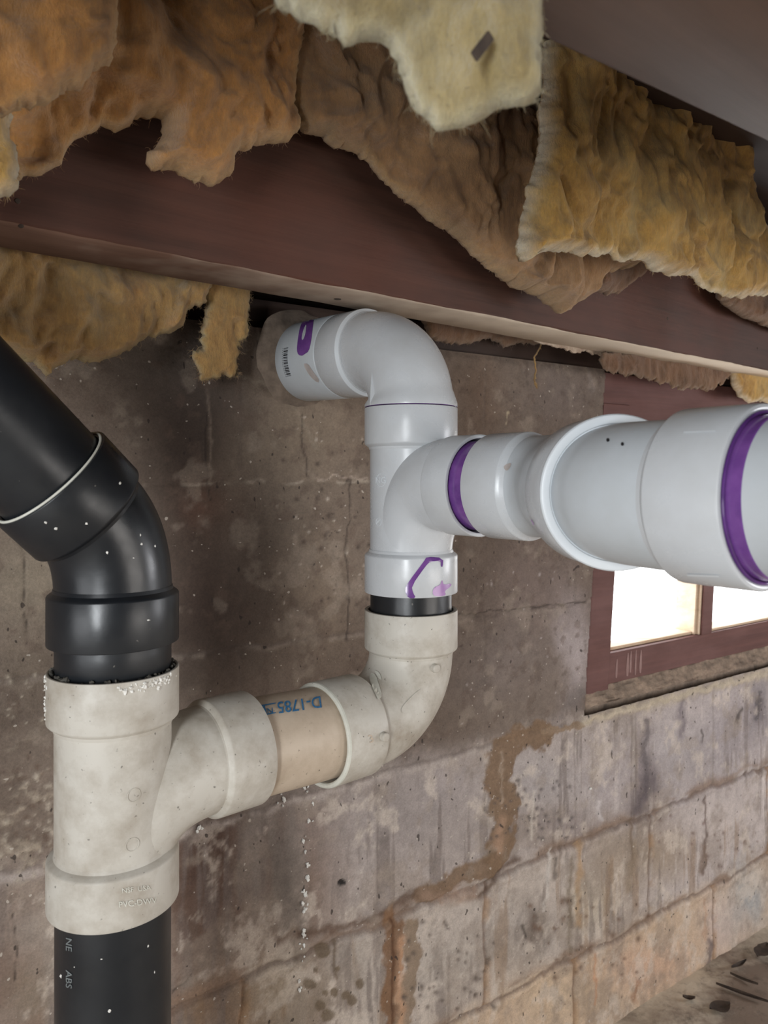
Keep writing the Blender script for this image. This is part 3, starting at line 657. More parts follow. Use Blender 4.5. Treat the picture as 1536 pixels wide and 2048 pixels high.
lump('white_crumbs', [hitp for hitp in [Q(A, UP, 0, 0)+Vector((math.cos(a), math.sin(a), 0))*.0509+UP*z for a, z in [(random.gauss(-.65, .22), -.1575-abs(random.gauss(0, .0035))) for _ in range(60)]+[(random.uniform(-3.0, -2.5), random.uniform(-.19, -.158)) for _ in range(40)]]], M['white_crust'], hb, sz=(.0005, .0013), seed=3)['kind'] = 'stuff'
hb2 = mobj('hub', *revolve(A+UP*-.3035, -UP, hub(.038, rb=R+.0003)), M['old'], tee)
hb3 = mobj('hub', *revolve(Q(A, HD, .082, -.249), HD, hub(.042)), M['old'], tee)
tb = bvh_obj(body, branch, hb2, hb3)
for (u, v) in [(268, 1590), (265, 1689)]:
    l, nn = on_surf(tb, u, v); mobj('embossed_ring', *ring_mesh(l, nn, .0050, .0004), M['old'], tee)
text_decal('embossed_lettering', 'PVC-DWV', tb, 275, 1805, 0.12, 12, M['old_lip'], tee, off=.0006); text_decal('embossed_lettering', 'NSF  USA', tb, 272, 1778, 0.12, 10, M['old_lip'], tee, off=.0006)
# --- black ABS riser below it
low_pipe = thing('abs_pipe', Q(A, UP, 0, FZ), 'vertical black plastic pipe with grey lettering running down the lower left', 'pipe')
lp = mobj('tube', *revolve(Q(A, UP, 0, FZ-.004), UP, [(0, R), (.3, R), (.5, R), (.655, R), (.655, R-.004)]), M['abs'], low_pipe)
lb = bvh_obj(lp)
text_decal('printed_lettering', 'NE', lb, 138, 1887, -math.pi/2, 12, M['ink_grey'], low_pipe, 1.25, shear=.2); text_decal('printed_lettering', 'ABS', lb, 138, 1957, -math.pi/2, 12, M['ink_grey'], low_pipe, 1.25, shear=.2)
for u, v in [(219, 2022), (122, 1952), (149, 1934), (296, 1892), (203, 1918), (309, 1944)]: lump('white_speck', [hit(lb, u, v)[0]], M['white_crust'], low_pipe, sz=(.0006, .0013), seed=u)
# --- black stub and 45 degree bend above it
stub = mobj('pipe_stub', *revolve(Q(A, UP, 0, -.184), UP, [(0, R), (.03, R), (.0305, R+.0003), (.045, R+.0003), (.07, R)]), M['abs'], None, origin=Q(A, UP, 0, -.184))
setp(stub, 'short black pipe stub in the socket of the aged tee, crusted with dried cement', 'pipe')
D2 = Vector((-.5, -.5, .7071)).normalized(); vert = Q(A, UP, 0, -.052)
elb = thing('abs_bend', Q(A, UP, 0, -.134), 'black angled bend fitting above the aged tee at left', 'pipe fitting')
p0 = Q(A, UP, 0, -.0945); p1 = vert+D2*.030
bd = mobj('body', *sweep([Q(A, UP, 0, -.100)]+bend(p0, UP, p1, D2, 20)+[p1+D2*.004], R+.0008), M['abs'], elb)
h1 = mobj('hub', *revolve(Q(A, UP, 0, -.0955), -UP, hub(.0385)), M['abs'], elb)
h2 = mobj('hub', *revolve(p1+D2*.002, D2, hub(.040)), M['abs'], elb)
eb = bvh_obj(bd, h1, h2)
fc = p1+D2*.0425
mobj('cement_bead', *ring_mesh(fc, D2, .0477, .0011, 72, 8), M['old_lip'], elb)['label'] = 'pale dried cement around the upper rim'
for u, v in [(112, 1057), (173, 1047), (267, 1116), (240, 966), (214, 1105), (281, 1070), (283, 1088), (310, 1092), (297, 1240), (92, 1045)]: lump('white_speck', [hit(eb, u, v)[0]], M['white_crust'], elb, sz=(.0006, .0013), seed=u)
up = thing('abs_pipe', fc+D2*.25, 'black plastic pipe slanting up to the left edge', 'pipe')
mobj('tube', *revolve(p1+D2*.015, D2, [(0, R-.003), (0, R), (.2, R), (.42, R), (.42, R-.004)]), M['abs'], up)
# --- aged pipe and elbow between the stacks
mid = thing('old_pvc_pipe', Q(A, HD, .16, -.2975), 'short aged beige horizontal pipe with blue D-1785 print between tee and elbow', 'pipe')
mp0, mp1 = Q(A, HD, .098, -.2495), Q(A, HD, .236, -.2555); md = (mp1-mp0)
mt = mobj('tube', *straight(mp0, md, md.length), M['old_pipe'], mid)
mobj('cement_bead', *ring_mesh(Q(A, HD, .1245, -.2502), md, R+.0002, .0009, 72), M['glue'], mid)['label'] = 'brown solvent cement line at the tee'
mb = bvh_obj(mt)
text_decal('printed_lettering', 'D-1785', mb, 598, 1410, math.pi+math.radians(8), 23, M['ink_blue'], mid, .92, off=.0011)
decal('printed_block', mb, [(519, 1413), (530, 1411), (531, 1431), (521, 1433)], M['ink_blue'], mid, 3, sm=0); text_decal('printed_lettering', 'NI', mb, 538, 1422, math.pi+math.radians(8), 12, M['ink_blue'], mid)
for dv in (-10, 9): decal('printed_bar', mb, [(521, 1421+dv), (551, 1416+dv), (551, 1418+dv), (521, 1424+dv)], M['ink_blue'], mid, 3, sm=0)
oe = thing('old_elbow', Q(B, UP, 0, -.30), 'aged beige-grey quarter bend with two round studs below the black band', 'pipe fitting')
ez = -.256
ea = Q(B, HD, -.0675, ez); eo = Q(B, UP, 0, -.190)
eb_ = mobj('body', *sweep([Q(B, HD, -.076, ez)]+bend(ea, HD, eo, UP, 28)+[Q(B, UP, 0, -.186)], R+.001), M['old'], oe)
oh1 = mobj('hub', *revolve(Q(B, HD, -.0775, ez), -HD, hub(.0475, sh=.003)), M['old'], oe)
mobj('rim', *ring_mesh(Q(B, HD, -.1250, ez), HD, .0481, .0027, 96, 10), M['old_lip'], oe)['label'] = 'pale rounded rim of the horizontal hub'
mobj('cement_bead', *ring_mesh(Q(B, HD, -.0765, ez), HD, R+.0018, .0012, 72), M['glue'], oe)['label'] = 'brown cement line'
oh2 = mobj('hub', *revolve(Q(B, UP, 0, -.1875), UP, hub(.0415, ri=.0465)), M['old'], oe)
ob = bvh_obj(eb_, oh1, oh2)
for (u, v) in [(869, 1336), (767, 1473)]:
    l, nn = on_surf(ob, u, v); mobj('stud', *revolve(l-nn*.002, nn, [(0, .0048), (.0058, .0045), (.0066, .0038), (.0069, .001)], 28), M['old'], oe)
decal('embossed_slot', ob, [(802, 1425), (812, 1428), (846, 1390), (845, 1378), (836, 1380), (803, 1413)], M['old'], oe, 4)
decal('cement_smear', ob, [(742, 1345), (752, 1350), (758, 1372), (764, 1392), (756, 1402), (750, 1388), (738, 1362)], M['old_lip'], oe, 4, .0008, 1)
decal('cement_smear', ob, [(748, 1340), (760, 1346), (764, 1362), (757, 1358)], M['old_lip'], oe, 4, .0009, 1)
text_decal('embossed_lettering', '3', ob, 742, 1478, .3, 16, M['old_pipe'], oe)
# --- black band between old elbow and new tee
band = mobj('pipe_nipple', *revolve(Q(B, UP, 0, -.174), UP, [(0, R), (.03, R), (.075, R)]), M['abs'], None, origin=Q(B, UP, 0, -.174)); setp(band, 'short black pipe band between the white tee and the aged elbow', 'pipe')
# --- new white tee
FI = 40.0; AD = e(FI); AZ = -.0105
nt = thing('white_tee', Q(B, UP, 0, -.127), 'glossy new white plastic tee with purple primer marks above the black band', 'pipe fitting')
nb = mobj('body', *revolve(Q(B, UP, 0, -.088), UP, [(i*.0066, R+.0004) for i in range(20)]), M['pvc'], nt)
npth = bez(Q(B, AD, .066, AZ), Q(B, AD, .028, AZ), Q(B, AD, .006, -.028), Q(B, AD, 0, -.090), 30)
nbr = mobj('branch', *sweep([Q(B, AD, .070, AZ)]+npth, [.0485]*2+[.0485-.0045*min(1, i/24) for i in range(30)]), M['pvc'], nt)
nh1 = mobj('hub', *revolve(Q(B, UP, 0, -.0865), -UP, hub(.0405)), M['pvc'], nt)
nh2 = mobj('hub', *revolve(Q(B, UP, 0, .0335), UP, hub(.0395)), M['pvc'], nt)
nh3 = mobj('hub', *revolve(Q(B, AD, .070, AZ), AD, hub(.0345, ri=.0468, rb=.0488, sh=.0015)), M['pvc'], nt)
nbv = bvh_obj(nb, nh1, nh2, nbr)
pm = M['primer']
decal('primer_smear', nbv, [(811, 1175), (816, 1165), (848, 1122), (853, 1114), (886, 1116), (885, 1134), (881, 1133), (881, 1122), (860, 1123), (850, 1133), (823, 1172), (826, 1186), (832, 1196), (816, 1196), (811, 1184)], pm, nt, 3, .0005, 1, 'purple primer smear')
decal('primer_smear', nbv, [(864, 1185), (868, 1174), (880, 1170), (884, 1158), (886, 1170), (903, 1166), (900, 1174), (888, 1182), (892, 1190), (880, 1193), (868, 1192)], M['primer_thin'], nt, 3, .0005, 1, 'thin lilac primer smear')
for (u, v, r) in [(762, 960, .0068), (757, 1044, .0042)]:
    l, nn = on_surf(nbv, u, v); mobj('embossed_ring', *ring_mesh(l, nn, r, .0003), M['pvc_lip'], nt)
text_decal('embossed_lettering', 'NG', nbv, 762, 961, 0, 13, M['pvc_lip'], nt, .8)
decal('embossed_tick', nbv, [(752, 1046), (760, 1038), (762, 1040), (755, 1048)], M['pvc_lip'], nt, 3)
# --- white elbow to the wall
ID = Vector((-.65, .76, .03)).normalized(); IZ = .1400
we = thing('white_elbow', Q(B, UP, 0, .075), 'glossy white quarter bend tucked under the wooden floor beam', 'pipe fitting')
w0 = Q(B, UP, 0, .077); w1 = Q(B, ID, .067, IZ)
wb = mobj('body', *sweep([Q(B, UP, 0, .074)]+bend(w0, UP, w1, ID, 30)+[w1+ID*.004], [.0508]+[.0508-.0045*min(1, i/3) for i in range(31)]+[.0455]), M['pvc'], we)
mobj('primer_line', *ring_mesh(Q(B, UP, 0, .0742), UP, R+.0052, .0008, 80), M['primer_dark'], we)['label'] = 'thin purple primer line at the joint'
whub = mobj('hub', *revolve(Q(B, ID, .0715, IZ), ID, hub(.040, rb=.047, sh=.0045)), M['pvc'], we)
mobj('shoulder_band', *revolve(Q(B, ID, .0675, IZ), ID, [(0, .0462), (.0035, .0509), (.0042, .0511), (.0045, .0506)]), M['pvc_lip'], we)
# moulded rib on the throat of the bend
thr = [Q(B, UP, 0, .0745)+(ID*.0475), Q(B, UP, 0, .0745)+(ID*.0535)]
ribv = []
rd = ID.cross(UP).normalized()
Ld = Vector((-.86, -.5, 0)); Lp = Vector((.5, -.86, 0)); RV, RF = [], []
for i in range(13):
    t = i/12; z = .0745+.050*t; o_ = .0515-.0065*t**1.3; w_ = .0060*(1-t)**.7+.0004; c_ = Q(B, UP, 0, z)+ID*(.004*t)
    RV += [c_+Ld*.040-Lp*w_, c_+Ld*o_, c_+Ld*.040+Lp*w_]
for i in range(12): RF += [(i*3, i*3+1, i*3+4, i*3+3), (i*3+1, i*3+2, i*3+5, i*3+4), (i*3+2, i*3, i*3+3, i*3+5)]
RF += [(0, 2, 1), (36, 37, 38)]
mobj('rib', RV, RF, M['pvc'], we, angle=60)
wc = thing('white_coupling', Q(B, ID, .19, .10), 'white coupling with a barcode print and purple primer spot entering the wall', 'pipe fitting')
wcs = mobj('sleeve', *revolve(Q(B, ID, .1125, IZ), ID, [(0, .046), (0, .0496), (.0006, .0505), (.0012, RH), (.082, RH), (.083, .0502), (.083, .046)]), M['pvc_grey'], wc)
wcb = bvh_obj(wcs)
decal('primer_smear', wcb, [(622, 632), (628, 636), (626, 654), (623, 682), (618, 703), (610, 708), (605, 712), (597, 710), (594, 700), (596, 680), (600, 655), (608, 638)], pm, wc, 3, .0005, 1, 'purple primer spot')
decal('primer_gap', wcb, [(611, 652), (614, 650), (612, 668), (608, 680), (604, 680), (606, 666)], M['pvc_grey'], wc, 2, .0009, 1, 'bare white streak in the primer')
decal('smudge', wcb, [(606, 728), (616, 726), (626, 742), (640, 760), (636, 766), (620, 752)], M['dirt'], wc, 3, .0005, 1)
# barcode around the far end
def bar(a0, a1, t0, t1, name='barcode_bar', mat=None):
    V = []; x, y, d = frame(ID); base = Q(B, ID, 0, IZ)
    n = 6
    for i in range(n+1):
        a = a0+(a1-a0)*i/n
        for t in (t0, t1): V.append(base+d*t+(x*math.cos(a)+y*math.sin(a))*(RH+.0004))
    return V, [(2*i, 2*i+1, 2*i+3, 2*i+2) for i in range(n)]
def ang_of(u, v):
    l, nn = hit(wcb, u, v); x, y, d = frame(ID); r = l-Q(B, ID, 0, IZ); return math.atan2(r.dot(y), r.dot(x)), r.dot(d)
try:
    aA, tA = ang_of(566, 697); aB, tB = ang_of(583, 752)
    tm = (tA+tB)/2; rr = random.Random(4); x_ = 0; parts = []
    while x_ < 1: w_ = rr.choice([.012, .02, .035, .05]); parts.append(bar(aA+(aB-aA)*x_, aA+(aB-aA)*min(1, x_+w_), tm-.006, tm+.003)); x_ += w_+rr.choice([.015, .025, .035])
    mobj('barcode', *join(*parts), M['ink'], wc)
    parts = []; x_ = .0
    while x_ < 1.05: parts.append(bar(aA+(aB-aA)*x_, aA+(aB-aA)*(x_+.03), tm+.0045, tm+.0062)); x_ += .07
    mobj('printed_digits', *join(*parts), M['ink_grey'], wc)
except Exception as ex: print('barcode', ex)
# mortar collar where it meets the wall
def collar():
    c = Q(B, ID, .197, IZ+.002); x, y, d = frame(ID); V, Fc = [], []; seg, n = 64, 7
    for i in range(n):
        for k in range(seg):
            a = 2*math.pi*k/seg; r = .046+.0034*i+ (i/n)*.008*noise.noise(Vector((math.cos(a)*2, math.sin(a)*2, 1)))
            h = -.004+.0035*(i)+.003*noise.noise(Vector((math.cos(a)*4, math.sin(a)*4, i*.6)))
            V.append(c+d*h+(x*math.cos(a)+y*math.sin(a))*r)
    for i in range(n-1):
        for k in range(seg): k2 = (k+1) % seg; Fc.append((i*seg+k, i*seg+k2, (i+1)*seg+k2, (i+1)*seg+k))
    o = mobj('mortar_collar', V, Fc, M['collar'], None, origin=c, angle=60); o['label'] = 'mortar patch around the coupling'; o.parent = bpy.data.objects['wall_back']
collar()
# --- white arm toward the camera
pA = Q(B, AD, .085, AZ); pB = Q(B, AD, .135, AZ)
pn = thing('primed_pipe', Q(B, AD, .108, AZ-R), 'short white pipe stained purple by primer between the tee and the next hub', 'pipe')
pt = mobj('tube', *straight(pA, AD, .055), M['primer'], pn); pbv = bvh_obj(pt)
decal('primer_smear', pbv, [(952, 882), (972, 880), (948, 935), (940, 985), (948, 1040), (938, 1015), (932, 975), (938, 920)], M['primer_dark'], pn, 4, .0004, 1, 'darker purple run of primer')
text_decal('printed_lettering', 'PV', pbv, 948, 1024, -.25, 12, M['ink'], pn); text_decal('printed_lettering', 'V', pbv, 932, 1022, -.25, 11, M['ink'], pn)
FJ = 4.0; JD = e(FJ); ring_c = Vector((.154, .507, -.0116)); FK = 37.0; KD = e(FK)
b0 = Q(B, AD, .124, AZ)                                             # far face of the first hub
hb_l = .043
n0 = b0+AD*(hb_l+.006); n1_ = ring_c-JD*.050
e1 = thing('white_bend', b0+UP*-RH, 'white angled bend between the purple pipe and the big collar ring', 'pipe fitting')
mobj('hub', *revolve(b0+AD*hb_l, -AD, hub(hb_l, sh=.007, rb=R+.002)), M['pvc'], e1)
e1b = mobj('body', *sweep([n0-AD*.006]+bend(n0, AD, n1_, JD, 24)+[n1_+JD*.01], R+.0022), M['pvc_grey'], e1)
e1h = mobj('hub', *revolve(ring_c-JD*.042, JD, hub(.042, ro=.0515, ri=.0452, sh=.008)), M['pvc'], e1)
mobj('rim', *revolve(ring_c-JD*.003, JD, [(0, .0517), (.003, .0520), (.0042, .0512), (.0046, .050), (.0046, .0470), (.004, .0458), (.002, .0455)]), M['pvc_lip'], e1)['label'] = 'bright annular rim'
e1v = bvh_obj(e1b, *[c for c in e1.children if c.name.startswith('hub')])
decal('smudge', e1v, [(1006, 934), (1014, 928), (1024, 926), (1022, 934), (1014, 944)], M['dirt'], e1, 3)
decal('primer_smear', bvh_obj(e1h), [(1052, 1044), (1058, 1036), (1066, 1040), (1070, 1052), (1062, 1060), (1053, 1054)], M['primer_thin'], e1, 3, label='faint lilac primer smear')
hub2_far = Vector((.1812, .451, -.0122)); KD = e(FK); hub2_l = .0445
e2 = thing('street_bend', ring_c+UP*-R, 'big blurred white bend in front of the window, nearest the camera', 'pipe fitting')
e2b = mobj('body', *sweep([ring_c-JD*.02]+bend(ring_c, JD, hub2_far-KD*.004, KD, 26)+[hub2_far+KD*.004], [R]*2+[R+.0002*min(i, 5) for i in range(28)]), M['pvc_grey'], e2)
e2h = mobj('hub', *revolve(hub2_far, KD, hub(hub2_l, ro=.0512, ri=.0468, r=.0018, sh=.007)), M['pvc'], e2)
e2v = bvh_obj(e2b, e2h)
for (u, v) in [(1216, 881), (1245, 889)]:
    decal('dark_speck', e2v, [(u-3, v-3), (u+3, v-4), (u+4, v+3), (u-2, v+4)], M['ink'], e2, 2)
for (u, v, dv) in [(1368, 864, -3), (1375, 1147, 2)]: decal('mould_line', e2v, [(u, v), (u+64, v+dv), (u+64, v+dv+4), (u, v+4)], M['pvc_lip'], e2, 4, sm=0)
lp2 = thing('white_drain_pipe', hub2_far+KD*.2+UP*-R, 'cream-white pipe leaving at the right edge from the purple-rimmed hub', 'pipe')
pk = hub2_far+KD*.022
lt = mobj('tube', *straight(pk, KD, .45), M['pvc_grey'], lp2)
mobj('primer_band', *revolve(hub2_far+KD*(hub2_l-.004), KD, [(0, R+.0001), (0, R+.0006), (.012, R+.0006), (.0125, R+.0001)], wob=lambda t, a: 0), M['primer'], lp2)['label'] = 'purple primer band'
mobj('primer_edge', *ring_mesh(hub2_far+KD*(hub2_l+.0002), KD, .0465, .0011, 96, 8), M['primer_dark'], lp2)['label'] = 'dark purple primer pooled at the rim'

# ------------------------------------------------------------------ insulation
def plane_pt(u, v, p, B0=B0, NB=NB):
    r = ray(u, v); t = ((B0+NB*p).dot(NB))/r.dot(NB); return r*t
def batt(name, poly, p, mat, th, amp, label, cat='insulation', seed=0, step=.0032, fold=1.0, rag=.004, edge_w=.010, tilt=0.0, fibres=120, group=None, rows=1.0, B0=B0, BD=BD, NB=NB):
    """a torn hanging piece of fibreglass: solid, lumpy, thickest in the middle"""
    pl = []
    for (u, v) in poly: q = plane_pt(u, v, p, B0, NB); pl.append(((q-B0).dot(BD), q.z))
    cs = sum(a for a, b in pl)/len(pl); cz = sum(b for a, b in pl)/len(pl)
    pl = densify(smooth_poly(pl, 1), step); sd = seed*13.7; bd_ = []
    for (s, z) in pl:
        bd_.append((s+noise.noise(Vector((s*60, z*60, sd)))*rag*1.2+noise.noise(Vector((s*240, z*240, sd)))*rag*.6, z+noise.noise(Vector((s*60, z*60, sd+9)))*rag*1.2+noise.noise(Vector((s*260, z*260, sd+7)))*rag*.7))
    n = len(bd_); arr = np.array(bd_); pts = [Vector(q) for q in bd_]
    x = arr[:, 0].min()+step*.5; rr = random.Random(seed); D = [0.0]*n
    while x < arr[:, 0].max():
        y = arr[:, 1].min()+step*.5
        while y < arr[:, 1].max():
            a, b = x+rr.uniform(-.3, .3)*step, y+rr.uniform(-.3, .3)*step
            if inpoly(a, b, bd_):
                d = math.sqrt(float(((arr[:, 0]-a)**2+(arr[:, 1]-b)**2).min()))
                if d > step*.55: pts.append(Vector((a, b)))
            y += step
        x += step
    r = delaunay_2d_cdt(pts, [(i, (i+1) % n) for i in range(n)], [], 1, 1e-6)
    V2 = r[0]; fr, bk, ed, vals = [], [], [], []
    for q in V2:
        a, b = q.x, q.y; d = math.sqrt(float(((arr[:, 0]-a)**2+(arr[:, 1]-b)**2).min()))
        k = min(1.0, d/th); prof = math.sqrt(max(0, 1-(1-k)**2))
        wx = a*1.0+.03*noise.noise(Vector((a*14, b*14, sd+3))); wz = b+.03*noise.noise(Vector((a*18, b*18, sd+5)))
        f1 = 1-abs(noise.noise(Vector((wx*22*fold, wz*9*rows, sd+1))))*2
        f2 = noise.noise(Vector((wx*10, wz*10, sd+2))); f3 = 1-abs(noise.noise(Vector((wx*60*fold, wz*30*rows, sd+4))))*2; f4 = noise.noise(Vector((wx*150, wz*110, sd+6)))
        f5 = noise.noise(Vector((wx*34+f2, wz*26, sd+8))); f6 = noise.noise(Vector((wx*75, wz*60+f5, sd+12))); h = th*prof*.55+amp*(f2*1.0+f1*.34+f5*.55+f6*.32+f3*.12+f4*.12)*min(1, d/.012+.12)
        c = B0+BD*a+NB*(p+tilt*(b-cz))+Vector((0, 0, b))
        fr.append(c+NB*h+Vector((0, 0, -1))*max(0, h)*.25*min(1, d/.02)); bk.append(c-NB*(th*prof*.4) if d > 1e-7 else None)
        vals.append(max(0, 1-d/edge_w)*(.6+.4*f4) if edge_w > 0 else 0)
    V = list(fr); mapb = {}
    for i, q in enumerate(bk):
        dd = math.sqrt(float(((arr[:, 0]-V2[i].x)**2+(arr[:, 1]-V2[i].y)**2).min()))
        if dd < 1e-6: mapb[i] = i
        else: mapb[i] = len(V); V.append(q); vals.append(0)
    Fc = [tuple(f) for f in r[2]]+[tuple(mapb[i] for i in f)[::-1] for f in r[2]]
    org = B0+BD*cs+NB*p+Vector((0, 0, arr[:, 1].max()))
    me = bpy.data.meshes.new(name); me.from_pydata([tuple(q-org) for q in V], [], Fc); me.update()
    me.polygons.foreach_set('use_smooth', [True]*len(me.polygons)); at = me.attributes.new('edge', 'FLOAT', 'POINT'); at.data.foreach_set('value', [max(0, min(1, q)) for q in vals])
    me.materials.append(mat); root = bpy.data.objects.new(name, me); COL.objects.link(root); root.location = org; setp(root, label, cat, group)
    # loose fibres standing off the torn edge
    if fibres:
        fibres *= 5; parts = []; low = [i for i in range(n)]
        for _ in range(fibres):
            i = rr.choice(low); c = V[i] if rr.random() < .7 else fr[rr.randrange(len(fr))]
            dr = Vector((rr.gauss(0, .5), rr.gauss(0, .5), rr.gauss(-.35, .6))); L = rr.uniform(.002, .006)*(2 if rr.random() < .15 else 1); pth_ = [c+Vector((0, 0, .001))]
            for k in range(5): dr = (dr+Vector((rr.gauss(0, .35), rr.gauss(0, .35), rr.gauss(-.08, .3)))).normalized(); pth_.append(pth_[-1]+dr*L/5)
            parts.append(sweep(pth_, [.00013, .00013, .00012, .0001, .00007, .00003], 4, False))
        o = mobj('loose_fibres', *join(*parts), mat, root, smooth=True); o['kind'] = 'stuff'
    return root
batt('insulation_batt', [(-170, -130), (620, -120), (600, 60), (585, 200), (600, 262), (575, 280), (505, 290), (470, 308), (458, 352), (415, 376), (352, 345), (312, 342), (290, 312), (310, 290), (330, 262), (318, 236), (272, 234), (240, 266), (188, 256), (120, 320), (95, 345), (50, 360), (-110, 420), (-170, 415)], .06, M['ins_orange'], .045, .024,
     'orange-brown insulation batt drooping over the left half of the beam', seed=1, fold=.8, fibres=160)
batt('insulation_batt', [(560, -120), (1250, -120), (1300, 300), (1290, 520), (1170, 560), (1165, 600), (1135, 620), (1110, 622), (1070, 590), (1020, 572), (980, 540), (920, 480), (860, 440), (800, 390), (745, 335), (712, 300), (680, 306), (640, 274), (600, 262), (575, 200)], .045, M['ins_tan'], .05, .02,
     'pinkish tan insulation batt slanting down to the middle of the beam', seed=2, fold=.7, fibres=160)
batt('insulation_tuft', [(1160, 470), (1290, 480), (1300, 530), (1250, 582), (1200, 590), (1165, 570)], .03, M['ins_brown'], .03, .01, 'small brown insulation tuft behind the bright torn batt', seed=3, fibres=30)
batt('insulation_batt', [(1440, 500), (1640, 540), (1640, 690), (1530, 655), (1460, 620), (1430, 590)], .03, M['ins_brown'], .03, .01, 'brown insulation scrap at the right edge under the bright torn batt', seed=4, fibres=40)
batt('insulation_batt', [(1090, -40), (1300, 40), (1440, 200), (1490, 290), (1500, 370), (1536, 470), (1640, 520), (1640, 600), (1536, 592), (1490, 596), (1440, 590), (1400, 570), (1385, 553), (1310, 548), (1285, 515), (1240, 520), (1215, 505), (1160, 512), (1120, 498), (1060, 512), (1040, 528), (1028, 505), (1050, 400), (1075, 300), (1085, 150)], .16, M['ins_yellow'], .020, .019,
     'bright yellow insulation batt with a white torn lower edge at right', seed=5, fold=.9, edge_w=.009, fibres=220, rows=.7)
batt('insulation_batt', [(540, -140), (1090, -140), (1080, 60), (1086, 160), (1058, 222), (1020, 218), (985, 220), (950, 245), (900, 262), (850, 245), (818, 215), (815, 170), (790, 110), (720, 88), (640, 72), (600, 40), (555, 0)], 0, M['ins_cream'], .02, .014,
     'pale cream insulation clump hanging at the top centre in front of the others', seed=6, fold=.8, edge_w=.008, fibres=90, B0=Vector((0, .315, 0)), BD=Vector((1, 0, 0)), NB=Vector((0, -1, 0)))
batt('insulation_batt', [(-140, -140), (230, -120), (235, 60), (215, 125), (160, 175), (100, 200), (40, 225), (-140, 260)], .14, M['ins_orange'], .04, .016, 'deep orange insulation clump in the upper left corner', seed=7, fibres=60)
batt('insulation_tuft', [(-100, 190), (20, 215), (25, 290), (50, 350), (36, 375), (5, 396), (-100, 420)], .12, M['ins_yellow'], .025, .010, 'yellowish insulation tuft at the left edge above the beam', seed=8, fibres=60)
# scrap caught on the cream clump
scrap_c = P(965, 92, .292)
v, f = box(scrap_c, (BD*.4+Vector((0, 0, .5))).normalized()*.0075, NB*.0008, (BD*.8-Vector((0, 0, .6))).normalized()*.0022)
o = mobj('paper_scrap', v, f, M['leaf'], None, origin=scrap_c, smooth=False); setp(bev(o), 'dark brown paper scrap stuck on the cream insulation clump', 'scrap')
# pieces hanging between the beam and the wall
batt('insulation_batt', [(-420, 400), (420, 520), (420, 580), (408, 610), (370, 625), (360, 668), (310, 672), (265, 690), (250, 705), (190, 730), (120, 722), (100, 755), (70, 735), (35, 715), (-120, 690), (-260, 730), (-420, 690)], -.135, M['ins_old'], .030, .022,
     'yellowed insulation hanging below the beam at the left above the black pipe', seed=9, fold=1.3, fibres=200, edge_w=.006)
batt('insulation_strip', [(400, 540), (505, 545), (500, 600), (496, 660), (478, 690), (470, 720), (482, 750), (455, 748), (430, 752), (415, 772), (405, 745), (385, 735), (388, 705), (408, 690), (402, 650), (412, 610)], -.15, M['ins_old'], .010, .010,
     'thin tattered insulation strip dangling below the beam', seed=10, fold=2, rag=.007, fibres=260, edge_w=.006)
batt('insulation_strip', [(840, 600), (1120, 640), (1080, 690), (1030, 685), (1008, 702), (1000, 680), (960, 682), (925, 690), (880, 685), (850, 670)], -.15, M['ins_brown'], .012, .006, 'narrow brown insulation strip between beam and wall right of the white elbow', seed=11, fibres=120)
batt('insulation_batt', [(1468, 700), (1700, 740), (1700, 830), (1540, 806), (1478, 800), (1470, 780), (1460, 762)], -.06, M['ins_yellow'], .02, .008, 'small bright yellow insulation piece at the right edge below the beam', seed=12, fibres=60)
batt('insulation_scrap', [(1200, 690), (1470, 730), (1450, 768), (1432, 772), (1420, 784), (1340, 775), (1300, 758), (1200, 745)], -.06, M['ins_brown'], .006, .009, 'dark papery insulation scrap above the window header', seed=13, rag=.008, fibres=30)
def strand(name, pts, p, r, mat, label):
    path = [plane_pt(u, v, p) for u, v in pts]; fine = []
    for a, b in zip(path[:-1], path[1:]):
        for k in range(6): q = a.lerp(b, k/6); fine.append(q+Vector((noise.noise(q*200), noise.noise(q*200+Vector((5, 0, 0))), 0))*.0012)
    fine.append(path[-1]); rad = [r*(.7+.6*abs(noise.noise(q*300))) for q in fine]; rad[-1] = r*.2
    parts = [sweep(fine, rad, 6)]
    for _ in range(6):
        i = random.randrange(2, len(fine)-6); parts.append(sweep([fine[i+k]+Vector((1, .5, 0))*k*random.uniform(-.0006, .0008) for k in range(6)], r*.4, 4))
    o = mobj(name, *join(*parts), mat, None, origin=path[0]); setp(o, label, 'insulation')
strand('insulation_strand', [(1085, 676), (1080, 695), (1068, 715), (1072, 740), (1068, 760), (1074, 778)], -.13, .0016, M['ins_old'], 'long frayed yellow insulation strand hanging above the arm of white pipe')
strand('insulation_strand', [(1020, 770), (1026, 800), (1018, 830), (1020, 848)], -.17, .0008, M['ins_old'], 'thin pale thread on the wall above the purple joint')
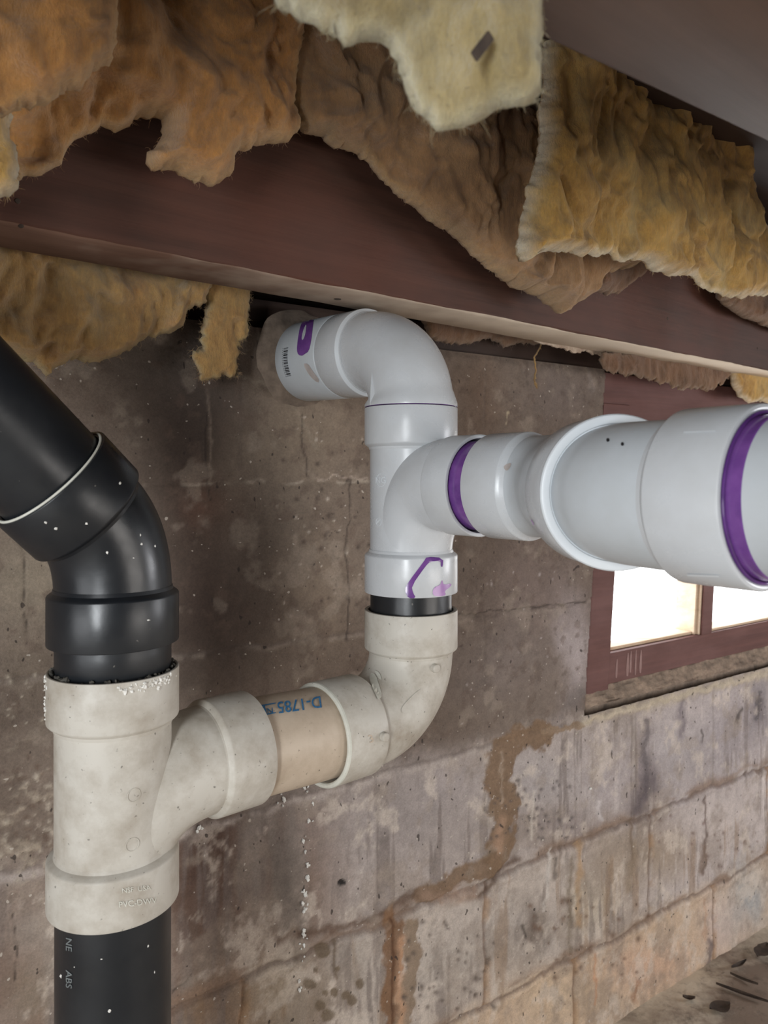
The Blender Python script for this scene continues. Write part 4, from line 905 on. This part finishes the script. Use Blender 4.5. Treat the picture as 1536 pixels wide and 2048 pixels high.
# white drips running down the wall under the aged pipe
def drips():
    rr = random.Random(11); pts = []
    for (u0, v0, n) in [(612, 1575, 4), (565, 1595, 4), (557, 1612, 2), (625, 1605, 3), (621, 1640, 4), (608, 1680, 3), (610, 1700, 2), (612, 1732, 4), (611, 1755, 3), (607, 1785, 7), (603, 1800, 4), (609, 1810, 3), (606, 1865, 7), (604, 1892, 3), (603, 1918, 2), (598, 1975, 2), (599, 1960, 1), (395, 1660, 2), (396, 1652, 1), (420, 1372, 1), (1180, 1565, 1)]:
        for _ in range(n):
            s, z = W(u0+rr.gauss(0, 3), v0+rr.gauss(0, 6)); pts.append(WP(s, .0015, z))
    o = lump('cement_drips', pts, M['white_crust'], sz=(.0008, .0024), seed=12); o['kind'] = 'stuff'; o['label'] = 'trail of small white cement drips'; o.parent = bpy.data.objects['wall_back']
drips()
# litter on the floor
def litter(name, u, v, L, w, ang, label, cat, curl=.006):
    r = ray(u, v); t = (FZ+.004)/r.z; c = r*t; V, Fc = [], []; n = 10; d = Vector((math.cos(ang), math.sin(ang), 0)); s = Vector((-d.y, d.x, 0))
    top, botm = [], []
    for layer in (0, 1):
        for i in range(n+1):
            x = i/n*2-1; ww = w*max(.04, (1-x*x))*(1+.2*noise.noise(Vector((x*3, u, 0))))
            for k in (-1, 0, 1): V.append(c+d*x*L/2+s*ww*k/2+Vector((0, 0, .002+curl*(x*x)*.6+(.003 if k == 0 else 0)*-1+.003-layer*.0012)))
    m = 3*(n+1)
    for i in range(n):
        for k in range(2):
            a = i*3+k; Fc.append((a, a+1, a+4, a+3)); Fc.append((m+a, m+a+3, m+a+4, m+a+1))
        Fc.append((i*3, i*3+3, m+i*3+3, m+i*3)); Fc.append((i*3+2, m+i*3+2, m+i*3+5, i*3+5))
    o = mobj(name, V, Fc, M['leaf'], None, origin=c); setp(o, label, cat)
litter('dead_leaf', 1440, 2018, .045, .030, .3, 'crumpled dark leaf on the floor at the bottom edge', 'leaf')
litter('dead_leaf', 1478, 1933, .045, .010, .5, 'small dark leaf on the floor nearest the wall corner', 'leaf')
litter('twig', 1484, 1990, .09, .010, -.6, 'long dark curved twig on the floor at lower right', 'twig', .004)
litter('twig', 1488, 1962, .05, .005, -.7, 'short dark twig just behind the long one', 'twig', .004)
litter('dead_leaf', 1378, 2000, .022, .012, -.2, 'tiny dark leaf at the foot of the pale wall', 'leaf')
litter('dead_leaf', 1525, 1905, .06, .03, .8, 'blue-black leaf heap piece at the right edge of the floor', 'leaf')
